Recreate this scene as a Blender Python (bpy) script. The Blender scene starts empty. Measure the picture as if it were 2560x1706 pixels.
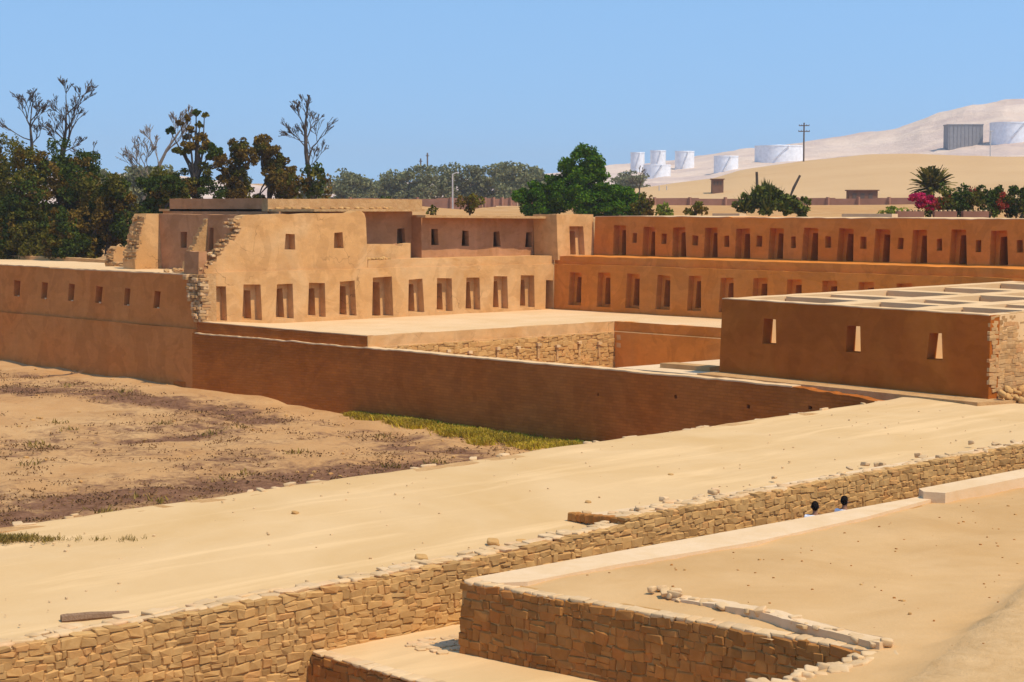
import bpy, bmesh, math, random
import numpy as np
from mathutils import Vector, Matrix, noise

# ------------------------------------------------------------------ camera, sky, sun
scene = bpy.context.scene
R = math.radians
CAM = Vector((81.12, -77.49, 6.2))
cd = bpy.data.cameras.new('camera'); cam = bpy.data.objects.new('camera', cd)
scene.collection.objects.link(cam); scene.camera = cam
cam.location = CAM; cam.rotation_euler = (R(90 - 4.15), 0, R(47.4))
cd.sensor_width = 36; cd.lens = 64.55; cd.clip_end = 12000; cd.clip_start = .5

SUN = Vector((.50, .085, .86)).normalized()
w = bpy.data.worlds.new('World'); scene.world = w; w.use_nodes = True
wn = w.node_tree
sky = wn.nodes.new('ShaderNodeTexSky'); sky.sky_type = 'NISHITA'; sky.sun_disc = False
sky.sun_elevation = math.asin(SUN.z); sky.sun_rotation = math.atan2(SUN.x, SUN.y)
sky.altitude = 0; sky.air_density = 2.0; sky.dust_density = 0; sky.ozone_density = 6.0
bg = wn.nodes['Background']; bg.inputs['Strength'].default_value = .135
tc = wn.nodes.new('ShaderNodeTexCoord'); vmul = wn.nodes.new('ShaderNodeVectorMath'); vmul.operation = 'MULTIPLY_ADD'   # lifts the pale horizon band: even, dry desert sky all round
vmul.inputs[1].default_value = (1, 1, .75); vmul.inputs[2].default_value = (0, 0, .32)
wn.links.new(tc.outputs['Generated'], vmul.inputs[0]); wn.links.new(vmul.outputs[0], sky.inputs[0])
tint = wn.nodes.new('ShaderNodeMix'); tint.data_type = 'RGBA'; tint.blend_type = 'MULTIPLY'; tint.inputs[0].default_value = 1
tint.inputs[7].default_value = (1.05, 1.19, 1.32, 1)       # clear desert blue
wn.links.new(sky.outputs[0], tint.inputs[6]); wn.links.new(tint.outputs[2], bg.inputs[0])
sl = bpy.data.lights.new('sun', 'SUN'); sl.energy = 4.0; sl.angle = R(.5); sl.color = (1, .88, .70)
so = bpy.data.objects.new('sun', sl); scene.collection.objects.link(so)
so.rotation_euler = SUN.to_track_quat('Z', 'Y').to_euler(); so.location = (60, -40, 60)
vs = scene.view_settings; vs.view_transform = 'Standard'; vs.look = 'None'; vs.gamma = 1; vs.exposure = 0.14
vs.use_curve_mapping = False

col = scene.collection.objects
rng = np.random.default_rng(7); random.seed(7)

# ------------------------------------------------------------------ materials
def nodes(name, spec0=True):
    m = bpy.data.materials.new(name); m.use_nodes = True
    nt = m.node_tree; b = nt.nodes['Principled BSDF']
    b.inputs['Specular IOR Level'].default_value = 0.0 if spec0 else .15
    return m, nt, b
def N(nt, t, **k):
    n = nt.nodes.new(t)
    for a, v in k.items(): setattr(n, a, v)
    return n
def ramp(nt, fac, stops):
    r = N(nt, 'ShaderNodeValToRGB'); e = r.color_ramp.elements
    e[0].position, e[0].color = stops[0][0], (*stops[0][1], 1)
    e[1].position, e[1].color = stops[-1][0], (*stops[-1][1], 1)
    for p, c in stops[1:-1]:
        x = e.new(p); x.color = (*c, 1)
    nt.links.new(fac, r.inputs[0]); return r.outputs[0]
def mixc(nt, fac, a, b, mode='MIX'):
    m = N(nt, 'ShaderNodeMix', data_type='RGBA', blend_type=mode)
    for s, v in ((m.inputs[0], fac), (m.inputs[6], a), (m.inputs[7], b)):
        if hasattr(v, 'is_linked'): nt.links.new(v, s)
        else: s.default_value = v if not isinstance(v, tuple) else (*v, 1)
    return m.outputs[2]
def noise_t(nt, vec, scale, detail=6, rough=.6, dist=0):
    n = N(nt, 'ShaderNodeTexNoise'); n.inputs['Scale'].default_value = scale
    n.inputs['Detail'].default_value = detail; n.inputs['Roughness'].default_value = rough
    n.inputs['Distortion'].default_value = dist
    nt.links.new(vec, n.inputs['Vector']); return n.outputs[0]
def mathn(nt, op, a, b=None, c=None):
    m = N(nt, 'ShaderNodeMath', operation=op)
    for i, v in enumerate((a, b, c)):
        if v is None: continue
        if hasattr(v, 'is_linked'): nt.links.new(v, m.inputs[i])
        else: m.inputs[i].default_value = v
    return m.outputs[0]
def scaled(nt, pos, s):
    m = N(nt, 'ShaderNodeMapping'); m.inputs['Scale'].default_value = s
    nt.links.new(pos, m.inputs['Vector']); return m.outputs[0]

def earth(name, c1, c2, stain=None, s=1.2, big=.18, stain_amt=.5, bump=.25, bs=9., st=(1, 1, 1), bd=.04,
          rnd=0, brick=None, crack=False, attr=None, speck=None, runs=0, course=0, drift=0):
    m, nt, b = nodes(name); L = nt.links.new
    g = N(nt, 'ShaderNodeNewGeometry'); pos = g.outputs['Position']
    p = scaled(nt, pos, st)
    c = ramp(nt, noise_t(nt, p, s, 8, .65, .3), [(.3, c1), (.7, c2)])
    if stain:
        f = ramp(nt, noise_t(nt, p, big, 5, .6, .8), [(.42, (0, 0, 0)), (.66, (stain_amt,) * 3)])
        c = mixc(nt, f, c, stain)
    if runs:      # vertical wash marks of rain on mud plaster
        f = ramp(nt, noise_t(nt, scaled(nt, pos, (1, 1, .06)), 1.3, 4, .6), [(.5, (0, 0, 0)), (.72, (runs,) * 3)])
        c = mixc(nt, f, c, tuple(min(1, v * 1.35) for v in c2))
    if course:    # faint hand-laid courses and patchy repairs
        f = ramp(nt, noise_t(nt, scaled(nt, pos, (.8, .8, 1.7)), 1.5, 8, .75), [(.32, (1 - course,) * 3), (.68, (1 + course * .5,) * 3)])
        c = mixc(nt, 1.0, c, f, 'MULTIPLY')
        f = ramp(nt, noise_t(nt, pos, .55, 3, .5, 1.2), [(.5, (1, 1, 1)), (.54, (1 - course * .8, 1 - course * .9, 1 - course))])
        c = mixc(nt, 1.0, c, f, 'MULTIPLY')
    if drift:     # wind drifts of paler sand lying along the causeway
        f = ramp(nt, noise_t(nt, scaled(nt, pos, (1.1, .13, 1)), .9, 5, .6, .6), [(.52, (0, 0, 0)), (.68, (drift,) * 3)])
        c = mixc(nt, f, c, tuple(min(1, v * 1.16) for v in c2))
    if attr:
        a = N(nt, 'ShaderNodeAttribute', attribute_name='mulch')
        ff = mathn(nt, 'MULTIPLY_ADD', noise_t(nt, scaled(nt, pos, (1, 1, 1)), .9, 8, .72, .4), 1.5, -.75)
        f2 = mathn(nt, 'MULTIPLY_ADD', noise_t(nt, scaled(nt, pos, (1, 1, 1)), 3.4, 6, .7), 1.2, -.6)
        f = mathn(nt, 'ADD', mathn(nt, 'ADD', a.outputs['Fac'], mathn(nt, 'MULTIPLY', ff, 1.15)), mathn(nt, 'MULTIPLY', f2, .55))
        f = ramp(nt, f, [(.34, (0, 0, 0)), (.75, (1, 1, 1))])
        dk = ramp(nt, noise_t(nt, pos, 3.2, 6, .7), [(.3, attr[0]), (.7, attr[1])])
        c = mixc(nt, f, c, dk)
    h = noise_t(nt, pos, bs, 8, .7)
    if brick:
        sx = N(nt, 'ShaderNodeSeparateXYZ'); L(pos, sx.inputs[0])
        cb = N(nt, 'ShaderNodeCombineXYZ')
        L(mathn(nt, 'ADD', sx.outputs[0], sx.outputs[1]), cb.inputs[0]); L(sx.outputs[2], cb.inputs[1])
        bt = N(nt, 'ShaderNodeTexBrick'); L(cb.outputs[0], bt.inputs['Vector'])
        bt.inputs['Scale'].default_value = 1; bt.inputs['Brick Width'].default_value = brick[0]
        bt.inputs['Row Height'].default_value = brick[1]; bt.inputs['Mortar Size'].default_value = .018
        bt.inputs['Mortar Smooth'].default_value = .6
        bt.inputs['Color1'].default_value = (.8, .8, .8, 1); bt.inputs['Color2'].default_value = (1.08, 1.05, 1.0, 1)
        bt.inputs['Mortar'].default_value = (.72, .68, .62, 1)
        c = mixc(nt, brick[2], c, bt.outputs['Color'], 'MULTIPLY')
        h = mathn(nt, 'SUBTRACT', h, mathn(nt, 'MULTIPLY', bt.outputs['Fac'], .5))
    if crack:
        v = N(nt, 'ShaderNodeTexVoronoi', feature='DISTANCE_TO_EDGE'); v.inputs['Scale'].default_value = .42
        d = N(nt, 'ShaderNodeTexNoise'); d.inputs['Scale'].default_value = 1.4; L(pos, d.inputs['Vector'])
        vm = N(nt, 'ShaderNodeVectorMath', operation='MULTIPLY_ADD')
        L(d.outputs['Color'], vm.inputs[0]); vm.inputs[1].default_value = (1.2, 1.2, 1.2); L(pos, vm.inputs[2])
        L(vm.outputs[0], v.inputs['Vector'])
        e = ramp(nt, v.outputs['Distance'], [(.002, (1, 1, 1)), (.011, (0, 0, 0))])
        k = ramp(nt, noise_t(nt, pos, .45, 2), [(.52, (0, 0, 0)), (.64, (.6, .6, .6))])
        f = mixc(nt, 1.0, e, k, 'MULTIPLY')
        c = mixc(nt, f, c, (.13, .06, .025))
    if speck:
        f = ramp(nt, noise_t(nt, pos, speck[0], 3, .7), [(speck[1], (0, 0, 0)), (speck[1] + .05, (speck[2],) * 3)])
        c = mixc(nt, f, c, speck[3])
    if rnd:
        oi = N(nt, 'ShaderNodeObjectInfo')
        rr = mathn(nt, 'FRACT', mathn(nt, 'ADD', oi.outputs['Random'], g.outputs['Random Per Island']))
        t = ramp(nt, rr, [(0, (1 - rnd, 1 - rnd * 1.1, 1 - rnd * 1.15)), (.45, (1, 1, 1)), (.75, (1 + rnd * .3, 1 + rnd * .2, 1)), (1, (1, 1 - rnd * .5, 1 - rnd * .7))])
        c = mixc(nt, 1.0, c, t, 'MULTIPLY')
    L(c, b.inputs['Base Color']); b.inputs['Roughness'].default_value = .95
    bp = N(nt, 'ShaderNodeBump'); bp.inputs['Strength'].default_value = bump; bp.inputs['Distance'].default_value = bd
    L(h, bp.inputs['Height']); L(bp.outputs[0], b.inputs['Normal'])
    return m
def leafmat(name, c1, c2, c3, trans=.25):
    m, nt, b = nodes(name); L = nt.links.new
    g = N(nt, 'ShaderNodeNewGeometry')
    c = ramp(nt, g.outputs['Random Per Island'], [(0, c1), (.5, c2), (1, c3)])
    n = noise_t(nt, g.outputs['Position'], .45, 3)
    c = mixc(nt, 1.0, c, ramp(nt, n, [(.3, (.6, .6, .6)), (.7, (1.25, 1.2, 1.1))]), 'MULTIPLY')
    L(c, b.inputs['Base Color']); b.inputs['Roughness'].default_value = .7
    t = N(nt, 'ShaderNodeBsdfTranslucent'); L(c, t.inputs[0])
    mx = N(nt, 'ShaderNodeMixShader'); mx.inputs[0].default_value = trans
    L(b.outputs[0], mx.inputs[1]); L(t.outputs[0], mx.inputs[2])
    L(mx.outputs[0], nt.nodes['Material Output'].inputs[0])
    return m
def paint(name, c, rough=.6, var=.12, s=.6):
    m, nt, b = nodes(name); g = N(nt, 'ShaderNodeNewGeometry')
    n = noise_t(nt, g.outputs['Position'], s, 5)
    cc = ramp(nt, n, [(.3, tuple(v * (1 - var) for v in c)), (.7, tuple(min(1, v * (1 + var)) for v in c))])
    nt.links.new(cc, b.inputs['Base Color']); b.inputs['Roughness'].default_value = rough
    return m

M = {}
M['plaster'] = earth('adobe_plaster', (.55, .285, .10), (.62, .335, .125), stain=(.66, .42, .20), s=.8, big=.35, stain_amt=.5, bump=.3, crack=True, runs=.16, course=.13)
M['plaster_b'] = earth('shaded_ochre_plaster', (.60, .195, .03), (.68, .23, .04), stain=(.54, .22, .055), s=.5, big=.22, stain_amt=.6, bump=.2, runs=.16, course=.13)  # more saturated than the sunlit plaster: facade shade is put into the colour
M['plaster_l'] = earth('shaded_brown_plaster', (.50, .19, .048), (.57, .225, .062), stain=(.58, .19, .042), s=.6, big=.13, stain_amt=.75, bump=.25, runs=.16, course=.13)  # shade of the outer range wall is partly in this colour
M['plaster_s'] = earth('shaded_rose_plaster', (.44, .215, .095), (.50, .25, .115), stain=(.37, .17, .06), s=.5, big=.4, stain_amt=.6, bump=.25, runs=.3, course=.13)  # darker copy of the sunlit plaster, with shade in the colour
M['mudbrick'] = earth('shaded_mud_brick', (.39, .11, .018), (.46, .135, .024), stain=(.48, .17, .04), s=.9, big=.16, stain_amt=.6, bump=.5, brick=(.42, .13, .55), bd=.03, runs=.16, course=.13)  # dark saturated tone puts the wall's shade into the colour
M['cellwall'] = earth('shaded_cell_plaster', (.35, .095, .014), (.41, .12, .02), stain=(.46, .165, .028), s=.6, big=.2, stain_amt=.6, bump=.25, runs=.16, course=.13)  # darkened so that the front's shade is in the colour
M['rough'] = earth('rough_adobe', (.46, .25, .095), (.60, .36, .155), stain=(.40, .20, .07), s=2.2, big=.8, bump=.7, bs=5, bd=.1)
M['floor'] = earth('terrace_earth', (.65, .42, .205), (.71, .475, .25), stain=(.60, .365, .155), s=.5, big=.25, stain_amt=.5, bump=.12)
M['sand'] = earth('causeway_sand', (.60, .385, .175), (.64, .42, .20), stain=(.54, .325, .125), s=.35, big=.14, stain_amt=.65, bump=.2, bs=6, speck=(5.5, .70, .4, (.74, .56, .36)), drift=.6)
M['sand2'] = earth('platform_sand', (.54, .32, .13), (.60, .37, .165), stain=(.47, .265, .10), s=.6, big=.2, stain_amt=.7, bump=.35, bs=11, speck=(7, .68, .4, (.38, .24, .13)))
M['gravel'] = earth('coarse_soil', (.50, .295, .12), (.60, .375, .17), s=3, big=.4, bump=.8, bs=9, speck=(9, .64, .45, (.36, .22, .12)))
M['pale'] = earth('pale_wall_top', (.66, .445, .235), (.71, .50, .29), stain=(.60, .38, .175), s=2.5, big=.6, bump=.3)
M['ground'] = earth('field_soil', (.40, .205, .078), (.56, .33, .14), stain=(.47, .235, .085), s=.45, big=.09, stain_amt=.6, bump=.6, bs=4, bd=.12,
                    attr=((.11, .048, .024), (.26, .13, .068)))
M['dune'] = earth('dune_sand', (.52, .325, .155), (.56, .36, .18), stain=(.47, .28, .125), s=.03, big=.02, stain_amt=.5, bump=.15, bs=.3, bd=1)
M['hill'] = earth('hazy_hill_sand', (.68, .50, .36), (.74, .57, .43), stain=(.52, .38, .31), s=.03, big=.014, stain_amt=.9, bump=.6, bs=.08, bd=5, st=(1, 1, 3))  # paled: part of the distance haze is in the colour
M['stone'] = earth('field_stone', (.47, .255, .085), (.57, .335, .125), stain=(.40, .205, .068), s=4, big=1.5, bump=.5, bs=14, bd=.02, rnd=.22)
M['stone_d'] = earth('shaded_wall_stone', (.36, .15, .036), (.46, .205, .058), stain=(.30, .13, .04), s=4, big=1.5, bump=.5, bs=14, bd=.02, rnd=.28)  # darker copy of the sunlit wall stone, shade put into the colour
M['cap'] = earth('pale_cap_stone', (.59, .385, .185), (.67, .46, .25), stain=(.52, .31, .125), s=3, big=1.2, bump=.5, bs=14, bd=.02, rnd=.16)
M['mortar'] = earth('clay_mortar', (.40, .205, .065), (.50, .275, .10), s=5, bump=.6, bs=12)
M['brick'] = earth('adobe_brick', (.44, .25, .10), (.56, .345, .155), stain=(.36, .19, .07), s=4, big=1.5, bump=.5, bs=12, bd=.03, rnd=.28)
M['wood'] = earth('weathered_wood', (.17, .095, .05), (.30, .18, .10), s=6, bump=.5, bs=20, st=(1, 6, 6))
M['bark'] = earth('tree_bark', (.06, .045, .035), (.13, .10, .075), s=3, bump=.5, bs=8)
M['bark_pale'] = earth('pale_bark', (.20, .15, .11), (.30, .23, .17), s=3, bump=.5, bs=8)
M['dark_green'] = leafmat('leaf_dark_green', (.022, .04, .008), (.055, .082, .014), (.10, .125, .022))
M['olive'] = leafmat('leaf_olive', (.05, .055, .009), (.13, .12, .018), (.22, .175, .03))
M['rust'] = leafmat('leaf_dry_rust', (.085, .055, .011), (.165, .10, .018), (.25, .155, .03))
M['bright'] = leafmat('leaf_bright_green', (.022, .07, .006), (.065, .16, .009), (.15, .24, .014))
M['lime'] = leafmat('leaf_lime', (.12, .17, .02), (.22, .26, .03), (.33, .32, .06))
M['grey'] = leafmat('leaf_hazy_green', (.12, .135, .055), (.20, .205, .09), (.30, .285, .14))  # lightened grey tone puts distance haze into the leaf colour
M['cactus'] = leafmat('leaf_agave', (.05, .07, .012), (.11, .13, .02), (.20, .20, .04), .1)
M['pink'] = leafmat('petal_magenta', (.35, .01, .06), (.55, .02, .12), (.62, .06, .10))
M['red'] = leafmat('petal_red', (.30, .03, .03), (.42, .06, .04), (.20, .07, .02))
M['grass'] = leafmat('grass_yellow_green', (.32, .215, .018), (.45, .33, .026), (.54, .35, .07))
M['dry'] = leafmat('dry_weed', (.14, .064, .024), (.22, .115, .045), (.30, .17, .07), .1)
M['weed'] = leafmat('brown_green_weed', (.15, .10, .022), (.24, .165, .035), (.34, .22, .07), .1)
M['white'] = paint('white_tank_paint', (.80, .79, .78))
M['greyp'] = paint('grey_panel', (.26, .25, .25))
M['brickred'] = paint('red_brown_wall', (.30, .145, .09), .9, .2, .4)
M['hutbrown'] = paint('brown_hut', (.20, .10, .06), .9)
M['pole'] = paint('dark_pole', (.12, .085, .065), .8)
M['palepole'] = paint('pale_lamp_post', (.5, .45, .4), .7)
M['hair'] = paint('black_hair', (.012, .009, .008), .5, .3, 40)
M['skin'] = paint('skin', (.30, .15, .085), .6, .08, 20)
M['shirt'] = paint('white_shirt', (.78, .77, .76), .8, .05, 6)
M['trouser'] = paint('dark_trousers', (.03, .035, .05), .8, .2, 10)
M['eye'] = paint('eye_dark', (.02, .015, .012), .3)

# ------------------------------------------------------------------ object helpers
def tag(o, label=None, cat=None, group=None, kind=None):
    if label: o['label'] = label
    if cat: o['category'] = cat
    if group: o['group'] = group
    if kind: o['kind'] = kind
    return o
def thing(name, loc, label, cat, group=None):
    o = bpy.data.objects.new(name, None); col.link(o); o.location = loc; o.empty_display_size = .3
    return tag(o, label, cat, group)
def link(name, me, mat, parent=None, smooth=False):
    o = bpy.data.objects.new(name, me); col.link(o)
    if mat and not me.materials: me.materials.append(M[mat] if isinstance(mat, str) else mat)
    if parent:
        o.parent = parent
        L = Vector(parent.location); q = parent.parent
        while q: L += Vector(q.location); q = q.parent
        o.location = -L
    if smooth: me.polygons.foreach_set('use_smooth', [True] * len(me.polygons))
    return o
class MB:
    def __init__(s): s.v = []; s.f = []
    def add(s, vs, fs):
        k = len(s.v); s.v += [tuple(p) for p in vs]; s.f += [tuple(i + k for i in f) for f in fs]; return s
    def quad(s, a, b, c, d): return s.add((a, b, c, d), ((0, 1, 2, 3),))
    def box(s, x0, x1, y0, y1, z0, z1, j=0):
        vs = [(x, y, z) for z in (z0, z1) for x, y in ((x0, y0), (x1, y0), (x1, y1), (x0, y1))]
        if j: vs = [tuple(c + random.uniform(-j, j) for c in p) for p in vs]
        return s.add(vs, ((0, 3, 2, 1), (4, 5, 6, 7), (0, 1, 5, 4), (1, 2, 6, 5), (2, 3, 7, 6), (3, 0, 4, 7)))
    def prism(s, poly, z0, z1):
        n = len(poly); zz0 = z0 if callable(z0) else (lambda x, y: z0); zz1 = z1 if callable(z1) else (lambda x, y: z1)
        vs = [(x, y, zz0(x, y)) for x, y in poly] + [(x, y, zz1(x, y)) for x, y in poly]
        return s.add(vs, [tuple(range(n - 1, -1, -1)), tuple(range(n, 2 * n))] + [(i, (i + 1) % n, n + (i + 1) % n, n + i) for i in range(n)])
    def tube(s, pts, rad, n=6, cap=True):
        k = len(s.v); pts = [Vector(p) for p in pts]
        for i, p in enumerate(pts):
            d = (pts[min(i + 1, len(pts) - 1)] - pts[max(i - 1, 0)]).normalized()
            a = d.orthogonal().normalized(); b = d.cross(a)
            if i and pa.dot(a) < .99: a = (pa - d * pa.dot(d)).normalized(); b = d.cross(a)
            pa = a
            for t in range(n):
                q = p + (a * math.cos(t * 2 * math.pi / n) + b * math.sin(t * 2 * math.pi / n)) * rad[i]; s.v.append(tuple(q))
        for i in range(len(pts) - 1):
            for t in range(n):
                u = (t + 1) % n; s.f.append((k + i * n + t, k + i * n + u, k + (i + 1) * n + u, k + (i + 1) * n + t))
        if cap:
            s.f.append(tuple(k + t for t in range(n - 1, -1, -1))); e = k + (len(pts) - 1) * n
            s.f.append(tuple(e + t for t in range(n)))
        return s
    def mesh(s, name):
        me = bpy.data.meshes.new(name); me.from_pydata(s.v, [], s.f); me.update(); return me
    def build(s, name, mat, parent=None, smooth=False): return link(name, s.mesh(name), mat, parent, smooth)

def raw_mesh(name, V, F):           # numpy quads
    me = bpy.data.meshes.new(name); n = len(F)
    me.vertices.add(len(V)); me.vertices.foreach_set('co', np.asarray(V, np.float32).ravel())
    k = F.shape[1]; me.loops.add(n * k); me.loops.foreach_set('vertex_index', F.astype(np.int32).ravel())
    me.polygons.add(n); me.polygons.foreach_set('loop_start', np.arange(0, n * k, k, dtype=np.int32))
    me.update(calc_edges=True); me.validate(); return me
def fbm(x, y, s, seed=0, oct=4):
    return noise.fractal(Vector((x * s + seed * 17.3, y * s - seed * 9.1, seed * 3.7)), 1.0, 2.0, oct)
def grid(xs, ys, zf, keep=None):
    X, Y = np.meshgrid(xs, ys, indexing='ij')
    Z = np.array([[zf(a, b) for b in ys] for a in xs])
    V = np.stack([X, Y, Z], -1).reshape(-1, 3); ny = len(ys)
    i, j = np.meshgrid(np.arange(len(xs) - 1), np.arange(ny - 1), indexing='ij')
    F = np.stack([i * ny + j, (i + 1) * ny + j, (i + 1) * ny + j + 1, i * ny + j + 1], -1).reshape(-1, 4)
    if keep is not None:
        cx = (X[:-1, :-1] + X[1:, 1:]) / 2; cy = (Y[:-1, :-1] + Y[1:, 1:]) / 2
        mk = np.array([keep(a, b) for a, b in zip(cx.ravel(), cy.ravel())]); F = F[mk]
    return V, F
def smooth01(a, b, t):
    t = min(1, max(0, (t - a) / (b - a))); return t * t * (3 - 2 * t)

# ------------------------------------------------------------------ ground (one sheet to the horizon)
def field_z(x): return float(np.interp(x, [-60, -2, 10, 25, 42], [-3.0, -3.15, -3.82, -3.9, -3.95]))
def north_z(x, y):
    t = smooth01(-50, -24, x + .9 * y)
    z = 1.9 + 3.55 * t
    r = math.hypot(x - CAM.x, y - CAM.y)
    z += float(np.interp(r, [140, 290, 420, 700, 1500, 4000], [0, 1.15, 2.4, 6, 15, 30])) * (1 if t > .5 else 1 + .6 * (1 - t))
    d = math.hypot((x + 71) / 9, (y - 36) / 8)
    z += 2.3 * math.exp(-d * d)
    return z
BANDS = [([(-14, -37), (-6.2, -33.1), (-.6, -30), (4.8, -28.6), (9.5, -27.9)], 1.7), ([(27, -58), (26.5, -52), (25.5, -47.7), (24.9, -44), (25.2, -40.6), (25.6, -37), (26.2, -33.1), (27.6, -29.2)], 2.5), ([(33, -54), (31, -47), (30, -41), (30.5, -36)], 2.6), ([(11.9, -36.2), (12.6, -32.1)], .9), ([(20.7, -28.9), (24.8, -27.8)], .8), ([(37, -58), (36, -52), (35, -46)], 1.6)]
def ptline(px, py, pts):
    best = 1e9
    for (ax, ay), (bx, by) in zip(pts, pts[1:]):
        dx, dy = bx - ax, by - ay; t = max(0, min(1, ((px - ax) * dx + (py - ay) * dy) / (dx * dx + dy * dy)))
        best = min(best, math.hypot(px - ax - t * dx, py - ay - t * dy))
    return best
def mulch(x, y):
    if y > -23.4 or x > 41.5: return 0
    v = .38 + .34 * fbm(x, y, .13, 5)
    for pts, wd in BANDS: v = max(v, (.88 + .3 * fbm(x, y, .3, 7)) * math.exp(-(ptline(x, y, pts) / (wd * 1.3)) ** 2))
    v *= smooth01(0.8, 3.5, -23.2 - y - (1.8 if x < 2 else 0)) * smooth01(.3, 2.0, 41.4 - x)
    return v
def ground_z(x, y):
    f = field_z(x)
    if x < 41 and y < -23:
        f += .16 * fbm(x, y, .35, 1) + .10 * fbm(x, y, 1.3, 2)
        f += .9 * smooth01(39.2, 41.6, x + .5 * fbm(x, y, .4, 8)) * (1 if y < -50 else .35)
    elif x >= 41: f = -3.95
    inside = -4.3 if x > -14 else -3.6
    t = smooth01(-23.5, -21.5, y)
    z = f * (1 - t) + inside * t
    yn = 8.6 if x > -14 else -17.5
    t2 = smooth01(yn, yn + 2, y)
    if x > -14 and x < -12: pass
    zn = north_z(x, y) + (.12 * fbm(x, y, .15, 3) if y > 6 else 0)
    if x < -14 and y > -17.5: zn += .1 * fbm(x, y, .3, 4)
    return z * (1 - t2) + zn * t2
def axis(*parts):
    o = []
    for a, b, st in parts: o += list(np.arange(a, b, st))
    return np.array(o + [parts[-1][1]])
gx = axis((-4000, -1000, 300), (-1000, -300, 70), (-300, -90, 15), (-90, -30, 2.5), (-30, 8, .9), (8, 42.3, .5), (42.3, 60, 3), (60, 120, 15), (120, 1000, 110), (1000, 4000, 500))
gy = axis((-4000, -600, 425), (-600, -90, 64), (-90, -64, 5), (-64, -22, .5), (-22, 8, 1.5), (8, 60, 4), (60, 300, 15), (300, 1000, 70), (1000, 4000, 300))
V, F = grid(gx, gy, ground_z)
me = raw_mesh('ground', V, F)
at = me.attributes.new('mulch', 'FLOAT', 'POINT')
at.data.foreach_set('value', np.array([mulch(a, b) for a, b in V[:, :2]], np.float32))
tag(link('ground', me, 'ground', smooth=True), kind='structure')

# far terrain: dune, hill, hill on the left
def ridge(name, mat, crest, foot, back, z0, seed, amp, nr=26, sub=6, pw=None):
    pts = []
    for (a, b) in zip(crest, crest[1:]):
        for k in range(sub):
            t = k / sub; pts.append([a[i] * (1 - t) + b[i] * t for i in range(3)])
    pts.append(list(crest[-1])); V = []; c = CAM
    for (x, y, z) in pts:
        for k in range(nr):
            t = k / (nr - 1) * 1.6
            if t <= 1: q = foot + (1 - foot) * t; zz = z0 + (z - z0) * (t ** pw if pw else smooth01(0, 1, t) ** .8)
            else: q = 1 + (back - 1) * (t - 1) / .6; zz = z0 + (z - z0) * (1 - smooth01(0, 1, (t - 1) / .6))
            px, py = c.x + (x - c.x) * q, c.y + (y - c.y) * q
            zz += amp * fbm(px, py, 1 / 60, seed) * math.sin(min(1, t) * math.pi * .85) + amp * .35 * fbm(px, py, 1 / 14, seed + 1) * (t > .03)
            V.append((px, py, zz))
    n = len(pts); i, j = np.meshgrid(np.arange(n - 1), np.arange(nr - 1), indexing='ij')
    F = np.stack([i * nr + j, (i + 1) * nr + j, (i + 1) * nr + j + 1, i * nr + j + 1], -1).reshape(-1, 4)
    return tag(link(name, raw_mesh(name, np.array(V), F), mat, smooth=True), kind='structure')
ridge('dune', 'dune', [(-195, 172, 7.6), (-188.5, 190.3, 8.9), (-185, 207.6, 10.6), (-182.1, 223.7, 12.5), (-181.1, 231.1, 14.2), (-173.4, 244, 16.4), (-163, 251.9, 17.6), (-154.7, 257.9, 17.8), (-142.8, 260, 17.1), (-130.2, 262.2, 16.7), (-111.8, 272.9, 16), (-89.6, 284.3, 14.7), (-40, 310, 13), (40, 340, 10)], .72, 1.5, 6.3, 21, .5)
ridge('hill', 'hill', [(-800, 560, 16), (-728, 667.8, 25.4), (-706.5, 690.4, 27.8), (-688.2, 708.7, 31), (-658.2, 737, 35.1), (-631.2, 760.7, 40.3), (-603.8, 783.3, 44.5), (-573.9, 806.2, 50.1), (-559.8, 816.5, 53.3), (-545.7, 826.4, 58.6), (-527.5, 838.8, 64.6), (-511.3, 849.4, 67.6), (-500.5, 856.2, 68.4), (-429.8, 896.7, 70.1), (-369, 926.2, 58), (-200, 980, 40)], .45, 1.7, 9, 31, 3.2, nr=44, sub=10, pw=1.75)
ridge('far_slope', 'hill', [(-600, 80, 14), (-567, 187, 18.2), (-542, 241, 17.8), (-527, 268, 18.1), (-519, 282, 19.0), (-513, 293, 18.3), (-497, 317, 15), (-478, 343, 11), (-464, 362, 9)], .6, 1.5, 7, 41, .8)

# ------------------------------------------------------------------ adobe walls with openings
class Frame:                        # a wall plane: s along, z up, d inward
    def __init__(s, o, e, nd, batter=0, z0=0):
        s.o = Vector((o[0], o[1])); e = Vector((e[0], e[1])); s.len = (e - s.o).length
        s.sd = (e - s.o).normalized(); s.nd = Vector(nd).normalized(); s.b = batter; s.z0 = z0
    def __call__(s, t, z, d=0):
        p = s.o + s.sd * t + s.nd * (d + s.b * (z - s.z0)); return (p.x, p.y, z)
def jag(s0, s1, z0, z1, amp=.03, step=.35, seed=1):
    n = max(2, int(abs(s1 - s0) / step)); out = []
    for i in range(n + 1):
        t = i / n; s = s0 + (s1 - s0) * t
        out.append((s, z0 + (z1 - z0) * t + amp * (fbm(s, seed * 5.1, .6, seed) + .7 * fbm(s, seed * 2.3, 2.1, seed + 3))))
    return out
def crumble(p0, p1, n, seed, amp=.07):      # stepped broken edge between two points
    r = random.Random(seed); out = []; px = p0[0]
    for i in range(n):
        t1 = (i + r.uniform(.6, 1.3)) / n; a = p0[0] + (p1[0] - p0[0]) * min(1, t1) + r.uniform(-amp, amp); b = p0[1] + (p1[1] - p0[1]) * (i + r.uniform(.2, .8)) / n
        out += [(px, b), (a, b + r.uniform(-.03, .03))]; px = a
    return out
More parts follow.
